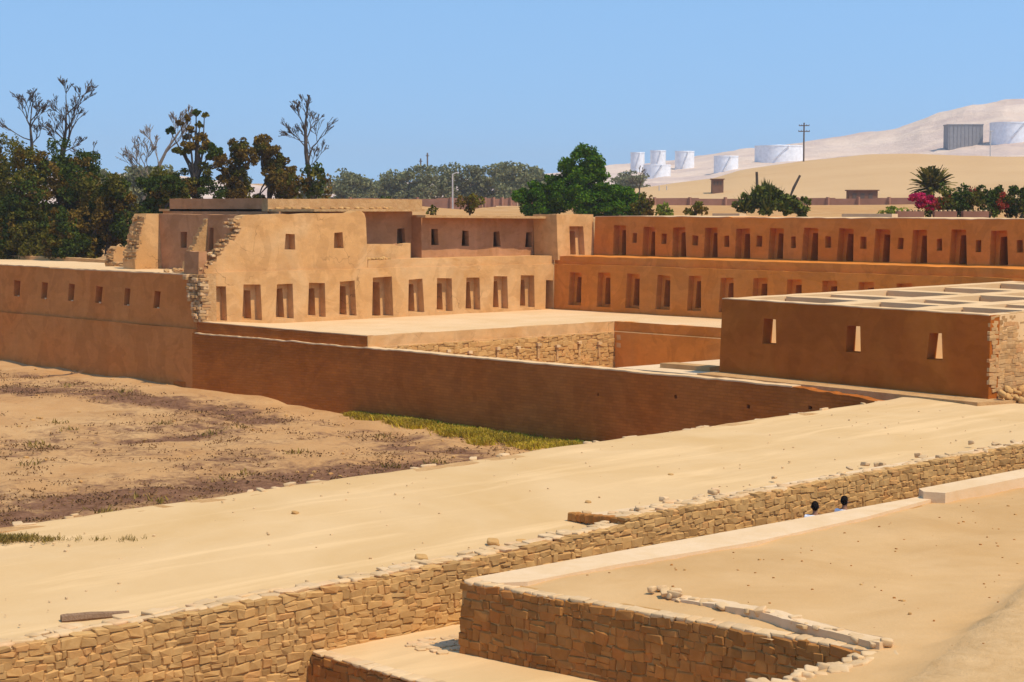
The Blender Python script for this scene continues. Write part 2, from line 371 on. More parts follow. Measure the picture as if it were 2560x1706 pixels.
def edge_bricks(parent, fr, pts, th, seed, step=2):
    r = random.Random(seed)
    for (s_, z_) in pts[::step]:
        for d in np.arange(.12, th, .3): put('brick', r.choice(P_BRICK), parent, fr(s_ + r.uniform(-.1, .08), z_ + r.uniform(-.05, .05), d), (.24, r.uniform(.16, .3), r.uniform(.07, .12)), (r.uniform(-.2, .2), r.uniform(-.2, .2), r.uniform(-.4, .4)))
def trap(o):          # hand-cut opening: every corner a little off
    w_ = lambda i, a: a * math.sin(o[0] * 37.1 + o[2] * 11.3 + i * 2.3)
    return [(o[3] + w_(0, .025), o[5] + w_(1, .012)), (o[4] + w_(2, .025), o[5] + w_(3, .012)), (o[1] + w_(4, .03), o[2] + w_(5, .03)), (o[0] + w_(6, .03), o[2] + w_(7, .03))]
def wall(name, mat, parent, fr, outline, openings=(), th=.8, through=False):
    bm = bmesh.new()
    def poly(d, holes):
        es = []; loops = []
        for lp in [outline] + ([trap(o) for o in openings] if holes else []):
            vv = [bm.verts.new(fr(s, z, d)) for s, z in lp]; loops.append(vv)
            es += [bm.edges.new((vv[i], vv[(i + 1) % len(vv)])) for i in range(len(vv))]
        bmesh.ops.triangle_fill(bm, edges=es, use_beauty=True); return loops
    a = poly(0, True); b = poly(th, through)
    n = len(outline)
    for i in range(n):
        bm.faces.new((a[0][i], a[0][(i + 1) % n], b[0][(i + 1) % n], b[0][i]))
    if through:
        for la, lb in zip(a[1:], b[1:]):
            for i in range(4): bm.faces.new((la[i], la[(i + 1) % 4], lb[(i + 1) % 4], lb[i]))
    bmesh.ops.recalc_face_normals(bm, faces=bm.faces)
    me = bpy.data.meshes.new(name); bm.to_mesh(me); bm.free()
    return link(name, me, mat, parent)
def niche(name, mat, parent, fr, o, depth=.48, inner=None, room=None):
    mb = MB(); q = trap(o); ring = lambda p, d0, r, d1: [mb.quad(fr(*p[i], d0), fr(*p[(i + 1) % 4], d0), fr(*r[(i + 1) % 4], d1), fr(*r[i], d1)) for i in range(4)]
    ring(q, 0, q, depth)
    if inner:
        ms, mt, sill, d2 = inner
        q2 = trap((o[0] + ms, o[1] - ms, o[2] - mt, o[3] + ms, o[4] - ms, o[5] + sill))
        ring(q, depth, q2, depth); ring(q2, depth, q2, depth + d2); q = q2; depth += d2
    if room:                      # wider unseen chamber, added to keep the opening dark
        q2 = trap((o[3] - room[0], o[4] + room[0], o[2] + .25, o[3] - room[0], o[4] + room[0], q[0][1] - .02))
        ring(q, depth, q2, depth); ring(q2, depth, q2, depth + room[1]); q = q2; depth += room[1]
    mb.quad(*[fr(*p, depth) for p in q])
    return mb.build(name, mat, parent)
def coping(parent, fr, pts, th, mat='floor', up=.035, over=.02, name='coping'):  # pale cap course; its colour carries the sunlit line along wall tops
    mb = MB(); k = len(pts)
    for (s, z) in pts: mb.v += [fr(s, z - .02, -over), fr(s, z + up, -over), fr(s, z + up, th), fr(s, z - .02, th)]
    for i in range(k - 1):
        for a, b in ((0, 1), (1, 2), (2, 3)): mb.f.append((i * 4 + a, i * 4 + b, i * 4 + 4 + b, i * 4 + 4 + a))
    mb.f += [(0, 1, 2, 3), (k * 4 - 4, k * 4 - 3, k * 4 - 2, k * 4 - 1)]
    return mb.build(name, mat, parent)
def stone_proto(seed, bev=.2, jit=.07):
    r = random.Random(seed); bm = bmesh.new(); bmesh.ops.create_cube(bm, size=1)
    for v in bm.verts: v.co += Vector((r.uniform(-1, 1), r.uniform(-.4, .4), r.uniform(-1, 1))) * jit * 1.25
    bmesh.ops.bevel(bm, geom=bm.edges[:], offset=bev * r.uniform(.7, 1.2), segments=2 if bev > .2 else 1, profile=.6, affect='EDGES')
    for v in bm.verts:
        v.co += Vector((r.uniform(-jit, jit), r.uniform(-jit, jit), r.uniform(-jit, jit))) * .35
    me = bpy.data.meshes.new('stone'); bm.to_mesh(me); bm.free()
    if bev > .2: me.polygons.foreach_set('use_smooth', [True] * len(me.polygons))
    return me
def protos(mat, n, seed, bev, jit):
    out = []
    for i in range(n):
        me = stone_proto(seed + i, bev, jit); me.materials.append(M[mat]); out.append(me)
    return out
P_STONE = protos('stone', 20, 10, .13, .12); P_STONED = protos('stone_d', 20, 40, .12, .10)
P_CAP = protos('cap', 10, 70, .22, .10); P_BRICK = protos('brick', 8, 90, .08, .04); P_ROCK = protos('stone', 6, 120, .3, .13)
P_PBR = protos('cap', 6, 140, .1, .05)
def put(name, me, parent, p, size, rot=(0, 0, 0)):
    o = bpy.data.objects.new(name, me); col.link(o)
    L = Vector(p)
    if parent:
        o.parent = parent; q = parent
        while q: L = L - Vector(q.location); q = q.parent
    o.location = L; o.scale = size; o.rotation_euler = rot; return o
def joined(name, items, parent, mat):
    V = []; F = []; k = 0
    for me, p, size, rot in items:
        mt = Matrix.LocRotScale(Vector(p), Matrix.Rotation(rot[2], 3, 'Z') @ Matrix.Rotation(rot[1], 3, 'Y') @ Matrix.Rotation(rot[0], 3, 'X'), Vector(size))
        for v in me.vertices: V.append(tuple(mt @ v.co))
        for f in me.polygons: F.append(tuple(i + k for i in f.vertices))
        k += len(me.vertices)
    m2 = bpy.data.meshes.new(name); m2.from_pydata(V, [], F); m2.update()
    return tag(link(name, m2, mat, parent), kind='stuff')
fwd = Vector((-math.sin(R(47.4)) * math.cos(R(4.15)), math.cos(R(47.4)) * math.cos(R(4.15)), -math.sin(R(4.15))))
rgt = Vector((math.cos(R(47.4)), math.sin(R(47.4)), 0)); upv = rgt.cross(fwd)
def shown(p):                        # size rank: nearness of a piece inside the picture
    q = Vector(p) - CAM; d = q.dot(fwd)
    inside = d > 0 and abs(q.dot(rgt) / d) < .285 and abs(q.dot(upv) / d) < .19
    return (0 if inside else 1000) + q.length
def stone_face(parent, fr, s0, s1, zb, zt, w, h, pr, mat, proud=.05, depth=.22, nmax=300, name='stone', seed=3):
    r = random.Random(seed); items = []; zmin = min(zb(s0), zb(s1), zb((s0 + s1) / 2)); zmax = max(zt(s0), zt(s1), zt((s0 + s1) / 2))
    ang = math.atan2(fr.sd.y, fr.sd.x); z = zmin
    while z < zmax:
        hh = h * r.uniform(.75, 1.3); s = s0 - r.uniform(0, w)
        while s < s1:
            ww = w * r.choice((.55, .75, .9, 1, 1.15, 1.4, 1.75)) * r.uniform(.9, 1.1)
            c = s + ww / 2; zc = z + hh / 2 + r.uniform(-.03, .03) + .05 * fbm(c, z, .5, seed)
            over = zc + hh / 2 - zt(c); h_full = hh
            if over > 0 and hh - over > .055: zc -= over / 2; hh = hh - over
            if s0 <= c <= s1 and zc - hh * .3 > zb(c) - .1 and zc + hh * .36 < zt(c):
                k = r.choice((1, 1, 1, 2)) if ww > .75 * w and hh > h * .95 else 1
                for q in range(k):
                    h2 = hh / k; zz = zc - hh / 2 + h2 * (q + .5)
                    items.append((r.choice(pr), fr(c + r.uniform(-.02, .02), zz, depth / 2 - proud * r.uniform(.5, 1.5)), (ww * 1.08, depth, h2 * 1.08), (r.uniform(-.06, .06), r.uniform(-.12, .12), ang + r.uniform(-.07, .07))))
            hh = h_full; s += ww
        z += hh
    items.sort(key=lambda it: shown(it[1]))
    for it in items[:nmax]: put(name, it[0], parent, it[1], it[2], it[3])
    if len(items) > nmax: joined(name + '_fill', items[nmax:], parent, mat)

# ------------------------------------------------------------------ the sunlit wing (facade towards +x)
fA = Frame((0, -24.5), (0, .6), (-1, 0), .02, 0); S = lambda y: y + 24.5
wingA = thing('adobe_wing', (-6, -12, 0), 'sunlit two storey adobe wing with a row of double niches facing the terrace', 'building')
nA = [(-24.32, -23.31, 2.11, -24.41, -23.24, .28), (-22.15, -21.11, 2.12, -22.28, -21.04, .22), (-20.05, -18.98, 2.12, -20.17, -18.93, .21), (-17.89, -16.85, 2.10, -18.01, -16.80, .22), (-15.77, -14.74, 2.13, -15.89, -14.68, .20),
      (-13.49, -12.08, 2.32, -13.60, -12.02, .08), (-10.85, -9.83, 2.11, -10.97, -9.76, .21), (-8.75, -7.66, 2.12, -8.80, -7.59, .19), (-6.52, -5.48, 2.12, -6.60, -5.40, .18), (-4.34, -3.27, 2.13, -4.42, -3.19, .17), (-2.14, -1.05, 2.13, -2.23, -1.0, .18)]
nA = [(S(a), S(b), c, S(d), S(e), f) for a, b, c, d, e, f in nA]
dA = (S(-.02), S(.54), 1.77, S(-.1), S(.55), .02)
out = [(-.02, -.6), (S(.6), -.6), (S(.6), 2.78)] + jag(S(.5), .1, 2.78, 2.82, .03, .5, 2) + [(-.02, 2.82)]
wall('lower_wall', 'plaster', wingA, fA, out, nA + [dA], th=3.0)
for i, o in enumerate(nA):
    if i == 5: niche('doorway', 'plaster', wingA, fA, o, .75, (.36, .34, .0, .6))
    else: niche('niche', 'plaster', wingA, fA, o, .5, (.31, .3, .06 if i else .02, .55 if i else .9))
niche('doorway', 'plaster', wingA, fA, dA, .5, None, (.0, 2.4))
# set-back band of the parapet and the walkway behind it
f2 = Frame((-.26, -24.5), (-.26, .86), (-1, 0), .03, 2.78)
wall('parapet_band', 'plaster', wingA, f2, [(0.05, 2.7), (S(.86), 2.7), (S(.86), 3.27)] + jag(S(.8), S(-13.6), 3.27, 3.27, .03, .5, 4) + [(S(-13.65), 2.86), (.05, 2.86)], th=1.5)
MB().prism([(-2.4, -13.6), (-1.7, -13.6), (-1.7, .9), (-2.4, .9)], 2.0, 3.262).build('walkway', 'floor', wingA)
# ruined front wall of the upper storey
f3 = Frame((-.3, -24.5), (-.3, -13.6), (-1, 0), .02, 2.8)
ruin = [(-24.46, 2.8), (-24.44, 2.98), (-24.2, 3.0), (-24.18, 3.19), (-23.95, 3.22), (-23.9, 3.36), (-23.66, 3.4), (-23.64, 3.72), (-23.45, 3.75), (-23.4, 3.98), (-23.18, 4.02), (-23.14, 4.22), (-22.9, 4.27), (-22.86, 4.5), (-22.62, 4.55), (-22.56, 4.74), (-22.34, 4.8), (-22.18, 4.98), (-22.22, 5.16), (-22.5, 5.2), (-22.55, 5.36), (-22.36, 5.42), (-22.4, 5.55), (-22.05, 5.6), (-21.95, 5.76), (-21.7, 5.8)]
top = jag(-21.5, -14.75, 5.84, 5.9, .035, .3, 6) + [(-14.5, 5.98), (-14.3, 6.04), (-14.0, 6.0), (-13.8, 5.88), (-13.7, 5.6), (-13.66, 4.34), (-13.63, 2.8)]
out = [(S(a), b) for a, b in (ruin + top)][::-1]
wA = [(-19.21, -18.63, 4.79, -19.28, -18.57, 3.94), (-15.90, -15.34, 4.82, -15.98, -15.31, 3.97)]
wA = [(S(a), S(b), c, S(d), S(e), f) for a, b, c, d, e, f in wA]
wall('upper_front_wall', 'plaster', wingA, f3, out, wA, th=.75)
for o in wA: niche('window', 'plaster', wingA, f3, o, .55)
for k, (y, z) in enumerate(ruin[1:-2:1]):       # bare bricks along the broken edge
    for d in (.15, .42, .66):
        put('brick', random.choice(P_PBR if random.random() < .25 else P_BRICK), wingA, (-.3 - d + random.uniform(-.05, .08), y + random.uniform(-.16, .08), z + random.uniform(-.03, .06)),
            (.24, random.uniform(.18, .34), random.uniform(.08, .13)), (random.uniform(-.2, .2), random.uniform(-.2, .2), random.uniform(-.3, .3)))
# broken masonry at the outer corner of the lower storey
for k in range(16):
    z = 2.66 - k * .155; t = (2.68 - z) / 2.35
    xl = -1.4 + .94 * t; n = 4
    for q in range(n):
        u = (q + .5) / n; x = xl + (0 - xl) * u
        put('brick', random.choice(P_PBR if random.random() < .3 else P_BRICK), wingA, (x + random.uniform(-.04, .05), -24.86 + .34 * u + random.uniform(-.1, .12), z + random.uniform(-.02, .02)),
            (-xl / n * 1.05, .5, .15), (random.uniform(-.08, .08), random.uniform(-.08, .08), random.uniform(-.35, .35)))
MB().prism([(-1.5, -24.72), (-.5, -24.7), (-.02, -24.48), (-.02, -23.9), (-1.5, -23.9)], -.4, 2.76).build('corner_core', 'rough', wingA)
# roofless room at the left end: back wall, side wall, buttress, low wall
fr = Frame((-9.5, -21.3), (-.9, -21.3), (0, 1), .015, 2.7); SX = lambda x: x + 9.5
wr = [(SX(-7.49), SX(-6.86), 4.83, SX(-7.51), SX(-6.93), 3.97), (SX(-4.62), SX(-4.2), 5.13, SX(-4.67), SX(-4.2), 3.87)]
wall('room_back_wall', 'plaster_s', wingA, fr, [(-.3, 2.4), (8.7, 2.4), (8.7, 5.8)] + jag(8.6, -.1, 5.8, 5.86, .03, .4, 8) + [(-.3, 5.86)], wr, th=.8)
for o in wr: niche('window', 'plaster_s', wingA, fr, o, .45)
fl = Frame((-9.5, -23.1), (-9.5, -20.6), (-1, 0), .1, 2.7)
wall('room_side_wall', 'plaster', wingA, fl, [(.1, 2.4), (2.5, 2.4), (2.5, 5.86), (1.8, 5.87), (1.05, 5.86)] + crumble((.95, 5.8), (.08, 3.2), 14, 5, .05), th=1.3)
edge_bricks(wingA, fl, crumble((.95, 5.8), (.08, 3.2), 14, 5, .05), 1.2, 6)
fb = Frame((-4.75, -22.9), (-4.75, -21.25), (-1, 0), 0, 2.7)
wall('buttress', 'rough', wingA, fb, [(.1, 2.4), (1.68, 2.4), (1.68, 5.66)] + crumble((1.58, 5.6), (.2, 3.2), 13, 8, .05), th=.4)
edge_bricks(wingA, fb, crumble((1.58, 5.6), (.2, 3.2), 13, 8, .05), .4, 9)
flw = Frame((-1.8, -24.75), (-.35, -24.75), (0, 1), .03, 2.7)
wall('low_room_wall', 'plaster_s', wingA, flw, [(0, 2.4), (1.42, 2.4), (1.42, 3.93), (1.0, 3.9), (.4, 3.94), (.12, 3.9), (.02, 3.7), (.08, 3.3)], th=.5)
MB().prism([(-15, -24.55), (-.4, -24.6), (-.4, -21.2), (-15, -21.2)], 2.56, 2.74).build('room_floor', 'floor', wingA)
for k in range(26):
    put('brick', random.choice(P_BRICK), wingA, (random.uniform(-4.5, -1.7), random.uniform(-24.4, -23.4), 2.80 + random.uniform(0, .08)), (.3, .2, .13), (random.uniform(-.5, .5), random.uniform(-.5, .5), random.uniform(0, 3)))
# set-back upper wing: taller part with one window, lower part with four windows, overhanging roofs
f4 = Frame((-2.9, -15), (-2.9, -8.2), (-1, 0), .012, 3.2); SY = lambda y, o: y - o
w4 = [(SY(-9.38, -15), SY(-8.80, -15), 5.0, SY(-9.43, -15), SY(-8.73, -15), 4.08)]
wall('upper_wall_left', 'plaster_s', wingA, f4, [(0, 2.6), (6.8, 2.6), (6.8, 6.0), (0, 6.0)], w4, th=.75)
niche('window', 'plaster_s', wingA, f4, w4[0], .3, None, (.35, .42))
f5 = Frame((-2.0, -8.27), (-2.0, 2.7), (-1, 0), .012, 3.2); q = -8.27
w5 = [(-7.48, -7.01, 4.93, -7.52, -6.97, 4.01), (-5.05, -4.60, 4.82, -5.13, -4.56, 3.92), (-2.53, -2.07, 4.74, -2.62, -1.99, 3.84), (.14, .66, 4.70, .03, .66, 3.76)]
w5 = [(a - q, b - q, c, d - q, e - q, f) for a, b, c, d, e, f in w5]
wall('upper_wall_right', 'plaster_s', wingA, f5, [(0, 3.0), (10.9, 3.0), (10.9, 5.6), (0, 5.7)], w5, th=3.2)
for o in w5: niche('window', 'plaster_s', wingA, f5, o, .4, None, (.5, 2.0))
def roof(poly, z0, z1, mat='rough', th=.13, name='roof'):
    MB().prism(poly, lambda x, y: z0 + (z1 - z0) * (y - poly[0][1]) / (poly[2][1] - poly[0][1]) - th, lambda x, y: z0 + (z1 - z0) * (y - poly[0][1]) / (poly[2][1] - poly[0][1])).build(name, mat, wingA)
def wob(y0, y1, x, amp=.07, n=34, seed=1):
    return [(x + amp * fbm(y0 + (y1 - y0) * i / n, 0, 1.1, seed), y0 + (y1 - y0) * i / n) for i in range(n + 1)]
MB().prism([(-16, -17.4), (-16, -8.2), (-4.2, -8.2)] + [(-1.8, -8.2)] + wob(-8.3, -16.2, -1.8, .09, 26, 3) + [(-4.2, -17.4)], 5.99, 6.13).build('roof', 'rough', wingA)
MB().prism([(-16, -8.17), (-16, 3.0), (-.95, 1.2)][:2] + [(-2.0, 3.0), (-.95, 1.25)] + wob(1.2, -8.9, -.92, .08, 34, 5) + [(-1.7, -8.9), (-1.7, -8.17)], lambda x, y: 5.66 + .1 * (1.2 - y) / 10 - .13, lambda x, y: 5.68 + .1 * (1.2 - y) / 10).build('roof', 'rough', wingA)
# low remnant of the front wall
f6 = Frame((-.6, -13.7), (-.6, -10.25), (-1, 0), .02, 3.2)
wall('wall_remnant', 'plaster', wingA, f6, [(0, 3.1), (3.42, 3.1), (3.44, 3.6), (3.45, 4.18), (3.2, 4.16), (2.9, 4.14), (2.8, 4.0), (2.62, 3.94), (2.45, 4.02), (2.3, 4.13), (1.2, 4.15), (0, 4.16)], th=.5)
for k in range(9): put('stone', random.choice(P_ROCK), wingA, (-.42, -13.5 + k * .18 + random.uniform(-.05, .05), 3.33), (.25, .2, .14 + .1 * (k == 6)), (0, 0, random.uniform(0, 3)))
# body of the wing behind the walls and the parapet on its roof
MB().box(-15.8, -3.7, -17.25, -8.3, 3, 5.985).build('roof_body', 'plaster_s', wingA)
MB().box(-15.8, -5.9, -17.2, 3.0, -3, 5.5).build('rear_body', 'plaster_l', wingA)
fp = Frame((-4.5, -17.44), (-4.5, -6.1), (-1, 0), 0, 6)
wall('roof_parapet', 'rough', wingA, fp, [(0, 6.0), (11.3, 6.0)] + jag(11.3, 0, 6.72, 6.72, .03, .3, 11), th=.6)
fq = Frame((-14.8, -17.40), (-4.54, -17.40), (0, 1), 0, 6)
wall('roof_parapet', 'plaster_s', wingA, fq, [(0, 5.4), (10.2, 5.4)] + jag(10.2, 0, 6.72, 6.75, .015, .4, 12), th=.6)
for k in range(16): put('stone', random.choice(P_ROCK), wingA, (-4.2 + random.uniform(-.1, .3), -17 + k * .55 + random.uniform(-.2, .2), 6.17), (.3, .3, .16), (0, 0, random.uniform(0, 3)))

# ------------------------------------------------------------------ the long wing (facade towards -y)
wingB = thing('adobe_wing', (20, 4, 0), 'long two storey adobe wing with rows of dark doorways and small windows', 'building')
fB = Frame((0, .6), (46, .6), (0, 1), .02, 0)
nB = [(1.33, 2.36, 2.31, 1.25, 2.37, .30), (3.77, 4.79, 2.33, 3.67, 4.82, .30), (6.18, 7.15, 2.32, 6.06, 7.18, .32), (8.59, 9.58, 2.32, 8.48, 9.62, .33), (11.0, 11.96, 2.36, 10.9, 12.0, .36), (13.4, 14.37, 2.31, 13.27, 14.39, .37)]
x = 15.78
while x < 44: nB.append((x, x + .98, 2.34, x - .1, x + 1.02, .36)); x += 2.37
wall('lower_wall', 'plaster_b', wingB, fB, [(-.02, -.6), (46, -.6), (46, 2.8)] + jag(45.8, .1, 2.78, 2.78, .03, .5, 14) + [(-.02, 2.78)], nB, th=3.4)
for o in nB: niche('niche', 'plaster_b', wingB, fB, o, .42, (.25, .3, .14, .55), (.55, 2.2))
fB2 = Frame((-.26, .88), (46, .88), (0, 1), .04, 2.78)
wall('parapet_band', 'plaster_b', wingB, fB2, [(0.02, 2.7), (46, 2.7)] + jag(46, .02, 3.22, 3.27, .03, .5, 15), th=3.2)
fB3 = Frame((.2, 3.8), (46, 3.8), (0, 1), .03, 3.2); o0 = .2
dB = [(1.96, 2.96, 5.10, 1.92, 3.01, 3.22), (4.41, 5.38, 5.06, 4.38, 5.48, 3.2), (6.83, 7.85, 5.05, 6.81, 7.99, 3.2), (9.38, 10.36, 5.04, 9.31, 10.42, 3.22), (11.76, 12.82, 5.01, 11.7, 12.88, 3.21), (14.24, 15.25, 5.06, 14.18, 15.28, 3.22), (16.72, 17.66, 5.07, 16.59, 17.71, 3.2), (19.12, 20.07, 5.07, 19.02, 20.14, 3.2),
      (21.51, 22.5, 5.06, 21.46, 22.53, 3.2), (23.93, 24.84, 5.05, 23.84, 24.91, 3.2), (26.36, 27.21, 5.06, 26.26, 27.31, 3.2), (28.71, 29.65, 5.03, 28.65, 29.74, 3.21), (31.1, 32.05, 5.05, 31.02, 32.12, 3.2), (33.5, 34.45, 5.05, 33.42, 34.5, 3.2), (35.9, 36.85, 5.05, 35.8, 36.9, 3.2)]
wB = [(3.52, 3.90, 4.68, 3.52, 3.91, 4.06), (5.9, 6.37, 4.67, 5.91, 6.37, 4.03), (8.42, 8.86, 4.56, 8.43, 8.87, 3.99), (10.91, 11.25, 4.57, 10.88, 11.27, 3.95), (13.32, 13.71, 4.6, 13.31, 13.72, 3.99), (15.78, 16.14, 4.6, 15.77, 16.16, 3.95), (18.21, 18.58, 4.61, 18.21, 18.61, 4.01), (20.58, 20.95, 4.62, 20.57, 20.98, 3.99),
      (23.01, 23.37, 4.62, 22.99, 23.4, 4.0), (25.44, 25.79, 4.59, 25.44, 25.81, 3.97), (27.79, 28.15, 4.56, 27.79, 28.18, 3.93), (30.21, 30.56, 4.57, 30.21, 30.6, 3.96), (32.6, 32.95, 4.57, 32.6, 33.0, 3.96), (35, 35.35, 4.57, 35, 35.4, 3.96)]
sh = lambda L: [(a - o0, b - o0, c, d - o0, e - o0, f + (.08 if f < 3.3 else 0)) for a, b, c, d, e, f in L]
dB = sh(dB); wB = sh(wB)
wall('upper_wall', 'plaster_b', wingB, fB3, [(0, 3.0), (45.8, 3.0), (45.8, 5.62)] + jag(45.7, 11.3, 5.62, 5.64, .035, .4, 16) + jag(11.0, 0.1, 5.67, 5.68, .03, .4, 17), dB + wB, th=6.1)
coping(wingB, fB3, jag(45.7, 11.3, 5.62, 5.64, .035, .4, 16), 6.0, up=.02); coping(wingB, fB3, jag(11.0, 0.1, 5.67, 5.68, .03, .4, 17), 6.0, up=.02)
for o in dB: niche('doorway', 'plaster_b', wingB, fB3, o, .5, (.25, .3, .0, .7), (.6, 4.7))
for o in wB: niche('window', 'plaster_b', wingB, fB3, o, .45)
# corner block whose sunlit face looks along the walkway
fC = Frame((.2, .72), (.2, 4.4), (-1, 0), .05, 3.2)
dC = (1.83 - .72, 2.99 - .72, 5.04, 1.83 - .72, 3.05 - .72, 3.3)
wall('corner_block', 'plaster', wingB, fC, [(.02, 3.0), (3.2, 3.0), (3.2, 5.79), (2.0, 5.81), (.6, 5.78), (.02, 5.8)], [dC], th=2.1)
niche('doorway', 'plaster', wingB, fC, dC, .45, (.3, .28, .0, 1.0))
MB().box(-1.2, -.02, .75, 1.3, 3.2, 5.72).build('corner_pier', 'plaster', wingB)

# ------------------------------------------------------------------ terrace with its retaining wall and sunken court
terr = thing('terrace', (6, -12, -.6), 'broad sunlit earth terrace below the niched wings', 'terrace')
zt = lambda x, y: .26 * smooth01(-19.5, -24.6, y) * smooth01(7, 0, x)
xs = np.linspace(-.05, 10.95, 18); ys = np.linspace(-24.75, .65, 40)
def edge_y(x): return -24.85 + (x + .46) / 11.43 * 2.35
V, F = grid(xs, ys, lambda a, b: zt(a, b) + .012 * fbm(a, b, .5, 6)); V[:, 1] = np.maximum(V[:, 1], [edge_y(a) for a in V[:, 0]])
link('terrace_floor', raw_mesh('terrace_floor', V, F), 'floor', terr, True)
V, F = grid(np.linspace(10.95, 46, 40), np.linspace(-5.3, .65, 8), lambda a, b: .012 * fbm(a, b, .5, 6))
link('terrace_floor', raw_mesh('terrace_floor', V, F), 'floor', terr, True)
fr1 = Frame((10.97, -22.5), (10.97, -5.35), (-1, 0), .02, 0)
wall('front_band', 'plaster', terr, fr1, [(0, -.53), (17.2, -.53)] + jag(17.2, 0, -.004, -.004, .008, .5, 20), th=.5)
fr2 = Frame((10.95, -5.35), (46, -5.35), (0, 1), .02, 0)
wall('front_band', 'plaster_b', terr, fr2, [(0, -.53), (35, -.53)] + jag(35, 0, -.004, -.004, .008, .5, 21), th=.5)
MB().prism([(10.5, -22.3), (11.2, -22.3), (11.2, -5.6), (46, -5.6), (46, -4.9), (10.5, -4.9)], -3.5, -.532).build('ledge', 'plaster', terr)
frs = Frame((11.21, -22.3), (11.21, -5.6), (-1, 0), 0, 0)
stone_face(terr, frs, .05, 16.6, lambda s: -3.0, lambda s: -.56, .34, .2, P_STONE, 'stone', .06, .2, 0, 'stone', 21)
for k, (y, z) in enumerate([(-17.66, -.95), (-16.21, -1.1), (-14.3, -1.0), (-12.87, -1.05), (-11.41, -.95), (-10.02, -1.1), (-8.4, -1.0), (-6.9, -1.1)]):
    MB().box(11.2, 11.42, y - .12, y + .12, z - .08, z + .06, .015).build('peg_stone', 'cap', terr)
    MB().box(11.2, 11.33, y - .06, y + .07, z - .75, z - .1, .02).build('peg_shadow_rib', 'rough', terr)
MB().prism([(11.3, -22.2), (31, -22.2), (31, -5.7), (11.3, -5.7)], -4.2, -3.0).build('court_floor', 'floor', terr)
for a in ((11.23, -1.02, -.78, 12.0),): pass
f7 = Frame((11.25, -5.62), (46, -5.62), (0, 1), .0, 0)
hb = [(.14, .44, -.72, .14, .46, -.98), (.14, .44, -1.15, .14, .46, -1.4)]
wall('court_wall', 'plaster_b', terr, f7, [(0, -3.4), (34, -3.4), (34, -.56), (0, -.56)], hb, th=.35)
for o in hb: niche('beam_hole', 'plaster_b', terr, f7, o, .3)
# low sunlit slabs at the foot of the cell block
MB().prism([(27.0, -21.7), (32.1, -21.6), (32.1, -15.2), (27.2, -15.2)], -3.4, -.56).build('low_slab', 'pale', terr)
MB().prism([(28.3, -20.4), (31.0, -20.3), (31.0, -19.6), (28.4, -19.6)], -.56, -.36).build('low_step', 'rough', terr)

# ------------------------------------------------------------------ left range with small windows, and the perimeter wall
left = thing('adobe_range', (-20, -22, -3), 'low flat roofed adobe range with six small windows in its shaded outer wall', 'building')
fL = Frame((-62, -24.9), (-.46, -24.9), (0, 1), .02, -3); X0 = 62
wl = [(-20.43, -19.65, 1.84, -20.46, -19.72, .90), (-17.01, -16.29, 1.85, -17.11, -16.4, .87), (-13.81, -13.16, 1.85, -13.94, -13.28, .86), (-10.75, -10.05, 1.80, -10.87, -10.18, .86), (-7.67, -7.07, 1.80, -7.78, -7.18, .84), (-4.61, -3.99, 1.75, -4.74, -4.1, .81)]
for k in range(1, 6): wl.append(tuple(v - 3.35 * k if i in (0, 1, 3, 4) else v for i, v in enumerate(wl[0])))
wl = [(a + X0, b + X0, c, d + X0, e + X0, f) for a, b, c, d, e, f in wl]
endz = [(61.54, .33), (61.38, .62), (61.44, .8), (61.2, 1.1), (61.22, 1.35), (61.0, 1.6), (61.02, 1.9), (60.75, 2.15), (60.72, 2.4), (60.6, 2.68)]
wall('upper_wall', 'plaster_l', left, fL, [(0, -.11), (61.56, -.11)] + endz + jag(60.5, 46, 2.70, 2.69, .025, .3, 30) + jag(45.9, 0, 2.74, 2.74, .03, .3, 31), wl, th=.7)
for o in wl:
    wq = niche('window', 'plaster_l', left, fL, o, .5)
    put('sunlit_sill_stone', random.choice(P_CAP), wq, fL(o[4] - .06, o[5] + .03, -.02), (.14, .12, .08))  # pale stone stands in for the sunlit spot on the sill
coping(left, fL, jag(60.5, 46, 2.70, 2.69, .025, .3, 30), .65); coping(left, fL, jag(45.9, 0, 2.74, 2.74, .03, .3, 31), .65)
fL2 = Frame((-62, -25.02), (-.5, -25.02), (0, 1), .015, -3.2)
wall('lower_wall', 'plaster_l', left, fL2, [(0, -4.2), (61.5, -4.2), (61.5, -.13)] + jag(61.4, 0, -.115, -.10, .02, .4, 33), th=.6)
V, F = grid(np.linspace(-62, -9.6, 60), np.linspace(-24.3, -16.2, 16), lambda a, b: 2.64 + .03 * fbm(a, b, .6, 7))
link('roof', raw_mesh('roof', V, F), 'floor', left, True)
MB().box(-62, -10, -24.2, -16.2, -3.5, 2.58).build('body', 'plaster_l', left)
fL3 = Frame((-62, -16.3), (-16, -16.3), (0, 1), 0, 0)
wall('rear_parapet', 'plaster', left, fL3, [(0, 2.4), (46, 2.4)] + jag(46, 0, 2.86, 2.92, .04, .5, 35), th=.5)
lump = thing('ruined_wall_stub', (-15.2, -20.6, 2.64), 'broken adobe wall stub on the low roof left of the ruined room', 'ruin')
fs = Frame((-15.2, -21.1), (-15.2, -19.4), (-1, 0), .05, 2.6)
wall('stub_wall', 'plaster', lump, fs, [(0, 2.5), (1.7, 2.5), (1.68, 3.0), (1.6, 3.3), (1.3, 3.36), (1.28, 3.8), (.9, 3.84), (.36, 3.92)] + crumble((.22, 3.8), (-.05, 2.9), 6, 3, .06), th=.8)
edge_bricks(lump, fs, crumble((.22, 3.8), (-.05, 2.9), 6, 3, .06), .8, 4)
